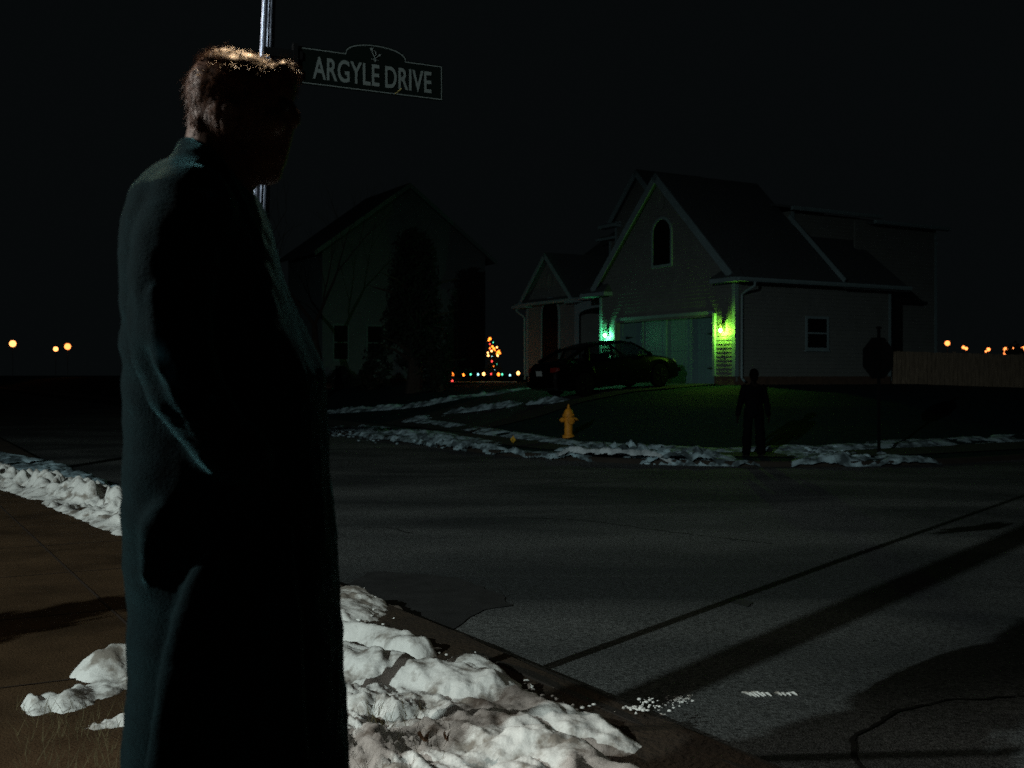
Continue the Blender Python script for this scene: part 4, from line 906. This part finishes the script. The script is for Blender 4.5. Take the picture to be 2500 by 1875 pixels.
b=MB(); ell(b,(0,0,1.34),(.235,.135,.16)); ell(b,(0,0,1.15),(.2,.14,.22)); ell(b,(0,0,.95),(.205,.15,.16)); cap(b,(0,0,1.46),(0,0,1.49),.075,.07)
for s in (-1,1):
    cap(b,(s*.2,0,1.4),(s*.275,0,1.12),.075,.066); cap(b,(s*.275,0,1.12),(s*.325,.02,.86),.062,.055); cap(b,(s*.11,0,.9),(s*.135,.01,.5),.105,.088); cap(b,(s*.135,.01,.5),(s*.155,-.01,.11),.1,.096)
def fd_(m2):
    P=np.array([v.co[:] for v in m2.vertices]); N_=np.array([v.normal[:] for v in m2.vertices]); P=P+N_*(.02*(fbm(P[:,0]*14+P[:,1]*8,P[:,2]*11,3)-.5)*2)[:,None]; m2.vertices.foreach_set('co',P.ravel())
remeshed('coveralls',b,.014,M['cover'],fp,3,fd_)
for s in (-1,1): b=MB(); ell(b,(s*.16,.05,.05),(.055,.14,.055)); cap(b,(s*.16,-.02,.06),(s*.155,-.02,.14),.05,.055); remeshed('boot',b,.012,M['shoe'],fp,2)

# ------------------------------------------------------------------ street lamps that light the scene (lamps outside the frame, plus an added hair spot)
def street_lamp(x,y,h,label,power,col,soft,aim,spot=150,dep=None):
    g=Gs(x,y); L_=empty('street_lamp',(x,y,g),math.atan2(aim[1]-y,aim[0]-x),label,'street lamp')
    b=MB(); b.tube([(-1.3,0,-.2),(-1.3,0,h-.6),(-1.2,0,h-.1),(-.8,0,h+.12),(-.2,0,h+.12)],[.1,.07,.05,.045,.04],12); b.build('pole',M['lamppost'],L_,smooth=True)
    b=MB(); b.lathe([(.2,.05),(.21,.08),(.14,.18),(.04,.2)],(0,0,h),16); b.build('lamp_head',M['lamppost'],L_)
    b=MB(); b.lathe([(.02,.045),(.17,.045),(.17,.06),(.02,.06)],(0,0,h),16); b.build('lens',emis('street_lamp_lens',col,20),L_).visible_shadow=False
    li=bpy.data.lights.new('street_light','SPOT'); li.energy=power; li.color=col; li.shadow_soft_size=soft; li.spot_size=R(spot); li.spot_blend=1.
    o=bpy.data.objects.new('street_light',li); C.objects.link(o); o.parent=L_; o.location=(0,0,h-.02)
    d=Vector((math.hypot(aim[0]-x,aim[1]-y),0,aim[2]-(g+h))).normalized() if dep is None else Vector((math.cos(R(dep)),0,-math.sin(R(dep)))); o.rotation_euler=d.to_track_quat('-Z','Y').to_euler()
street_lamp(-12.,-11.4,8.2,'tall street lamp lighting the corner from behind the viewpoint',13500,(.88,1.,.98),.05,(-5.,14,0),80,34)
street_lamp(-9.,3.4,5.2,'shorter street lamp on the left lighting the coat from the side',2600,(1.,.95,.88),.08,(-1.1,2.,1.7),38)
li=bpy.data.lights.new('hair_rim_spot','SPOT'); li.energy=650; li.color=(1.,.66,.36); li.shadow_soft_size=.14; li.spot_size=R(9); li.spot_blend=1.  # added narrow spot for the hair rim, separate from the globe's own light
o=bpy.data.objects.new('hair_rim_spot',li); C.objects.link(o); o.parent=lp; o.location=(lx,0,lz+.22); o.rotation_euler=Vector((-.52-PX-lx,2.06-PY,2.11-gz-lz-.22)).normalized().to_track_quat('-Z','Y').to_euler()
li=bpy.data.lights.new('post_light','POINT'); li.energy=70; li.color=(1.,.9,.75); li.shadow_soft_size=.1
o=bpy.data.objects.new('post_light',li); C.objects.link(o); o.parent=lp; o.location=(lx,0,lz+.22)

# ------------------------------------------------------------------ night sky
w=bpy.data.worlds.new('World'); sc.world=w; w.use_nodes=True; nt=w.node_tree; bg=nt.nodes['Background']
tc=nt.nodes.new('ShaderNodeTexCoord'); no=nt.nodes.new('ShaderNodeTexNoise'); no.inputs['Scale'].default_value=1.2; rp=nt.nodes.new('ShaderNodeValToRGB')
rp.color_ramp.elements[0].color=(.0017,.0023,.0025,1); rp.color_ramp.elements[1].color=(.0021,.0028,.0031,1)
nt.links.new(tc.outputs['Generated'],no.inputs['Vector']); nt.links.new(no.outputs[0],rp.inputs[0]); nt.links.new(rp.outputs[0],bg.inputs[0]); bg.inputs[1].default_value=1.

# ------------------------------------------------------------------ camera
cam=bpy.data.cameras.new('camera'); co=bpy.data.objects.new('camera',cam); C.objects.link(co); sc.camera=co
co.location=(0,0,CZ); co.rotation_euler=(R(90),0,0); cam.sensor_width=36; cam.lens=36*F/2500; cam.shift_y=-(937.5-HY)/2500*1.; cam.clip_start=.1; cam.clip_end=1500
cam.dof.use_dof=True; cam.dof.focus_distance=6.; cam.dof.aperture_fstop=5.6
sc.view_settings.view_transform='Standard'; sc.view_settings.look='None'; sc.view_settings.exposure=0; sc.view_settings.gamma=1
sc.cycles.use_denoising=False; sc.cycles.sample_clamp_indirect=.25
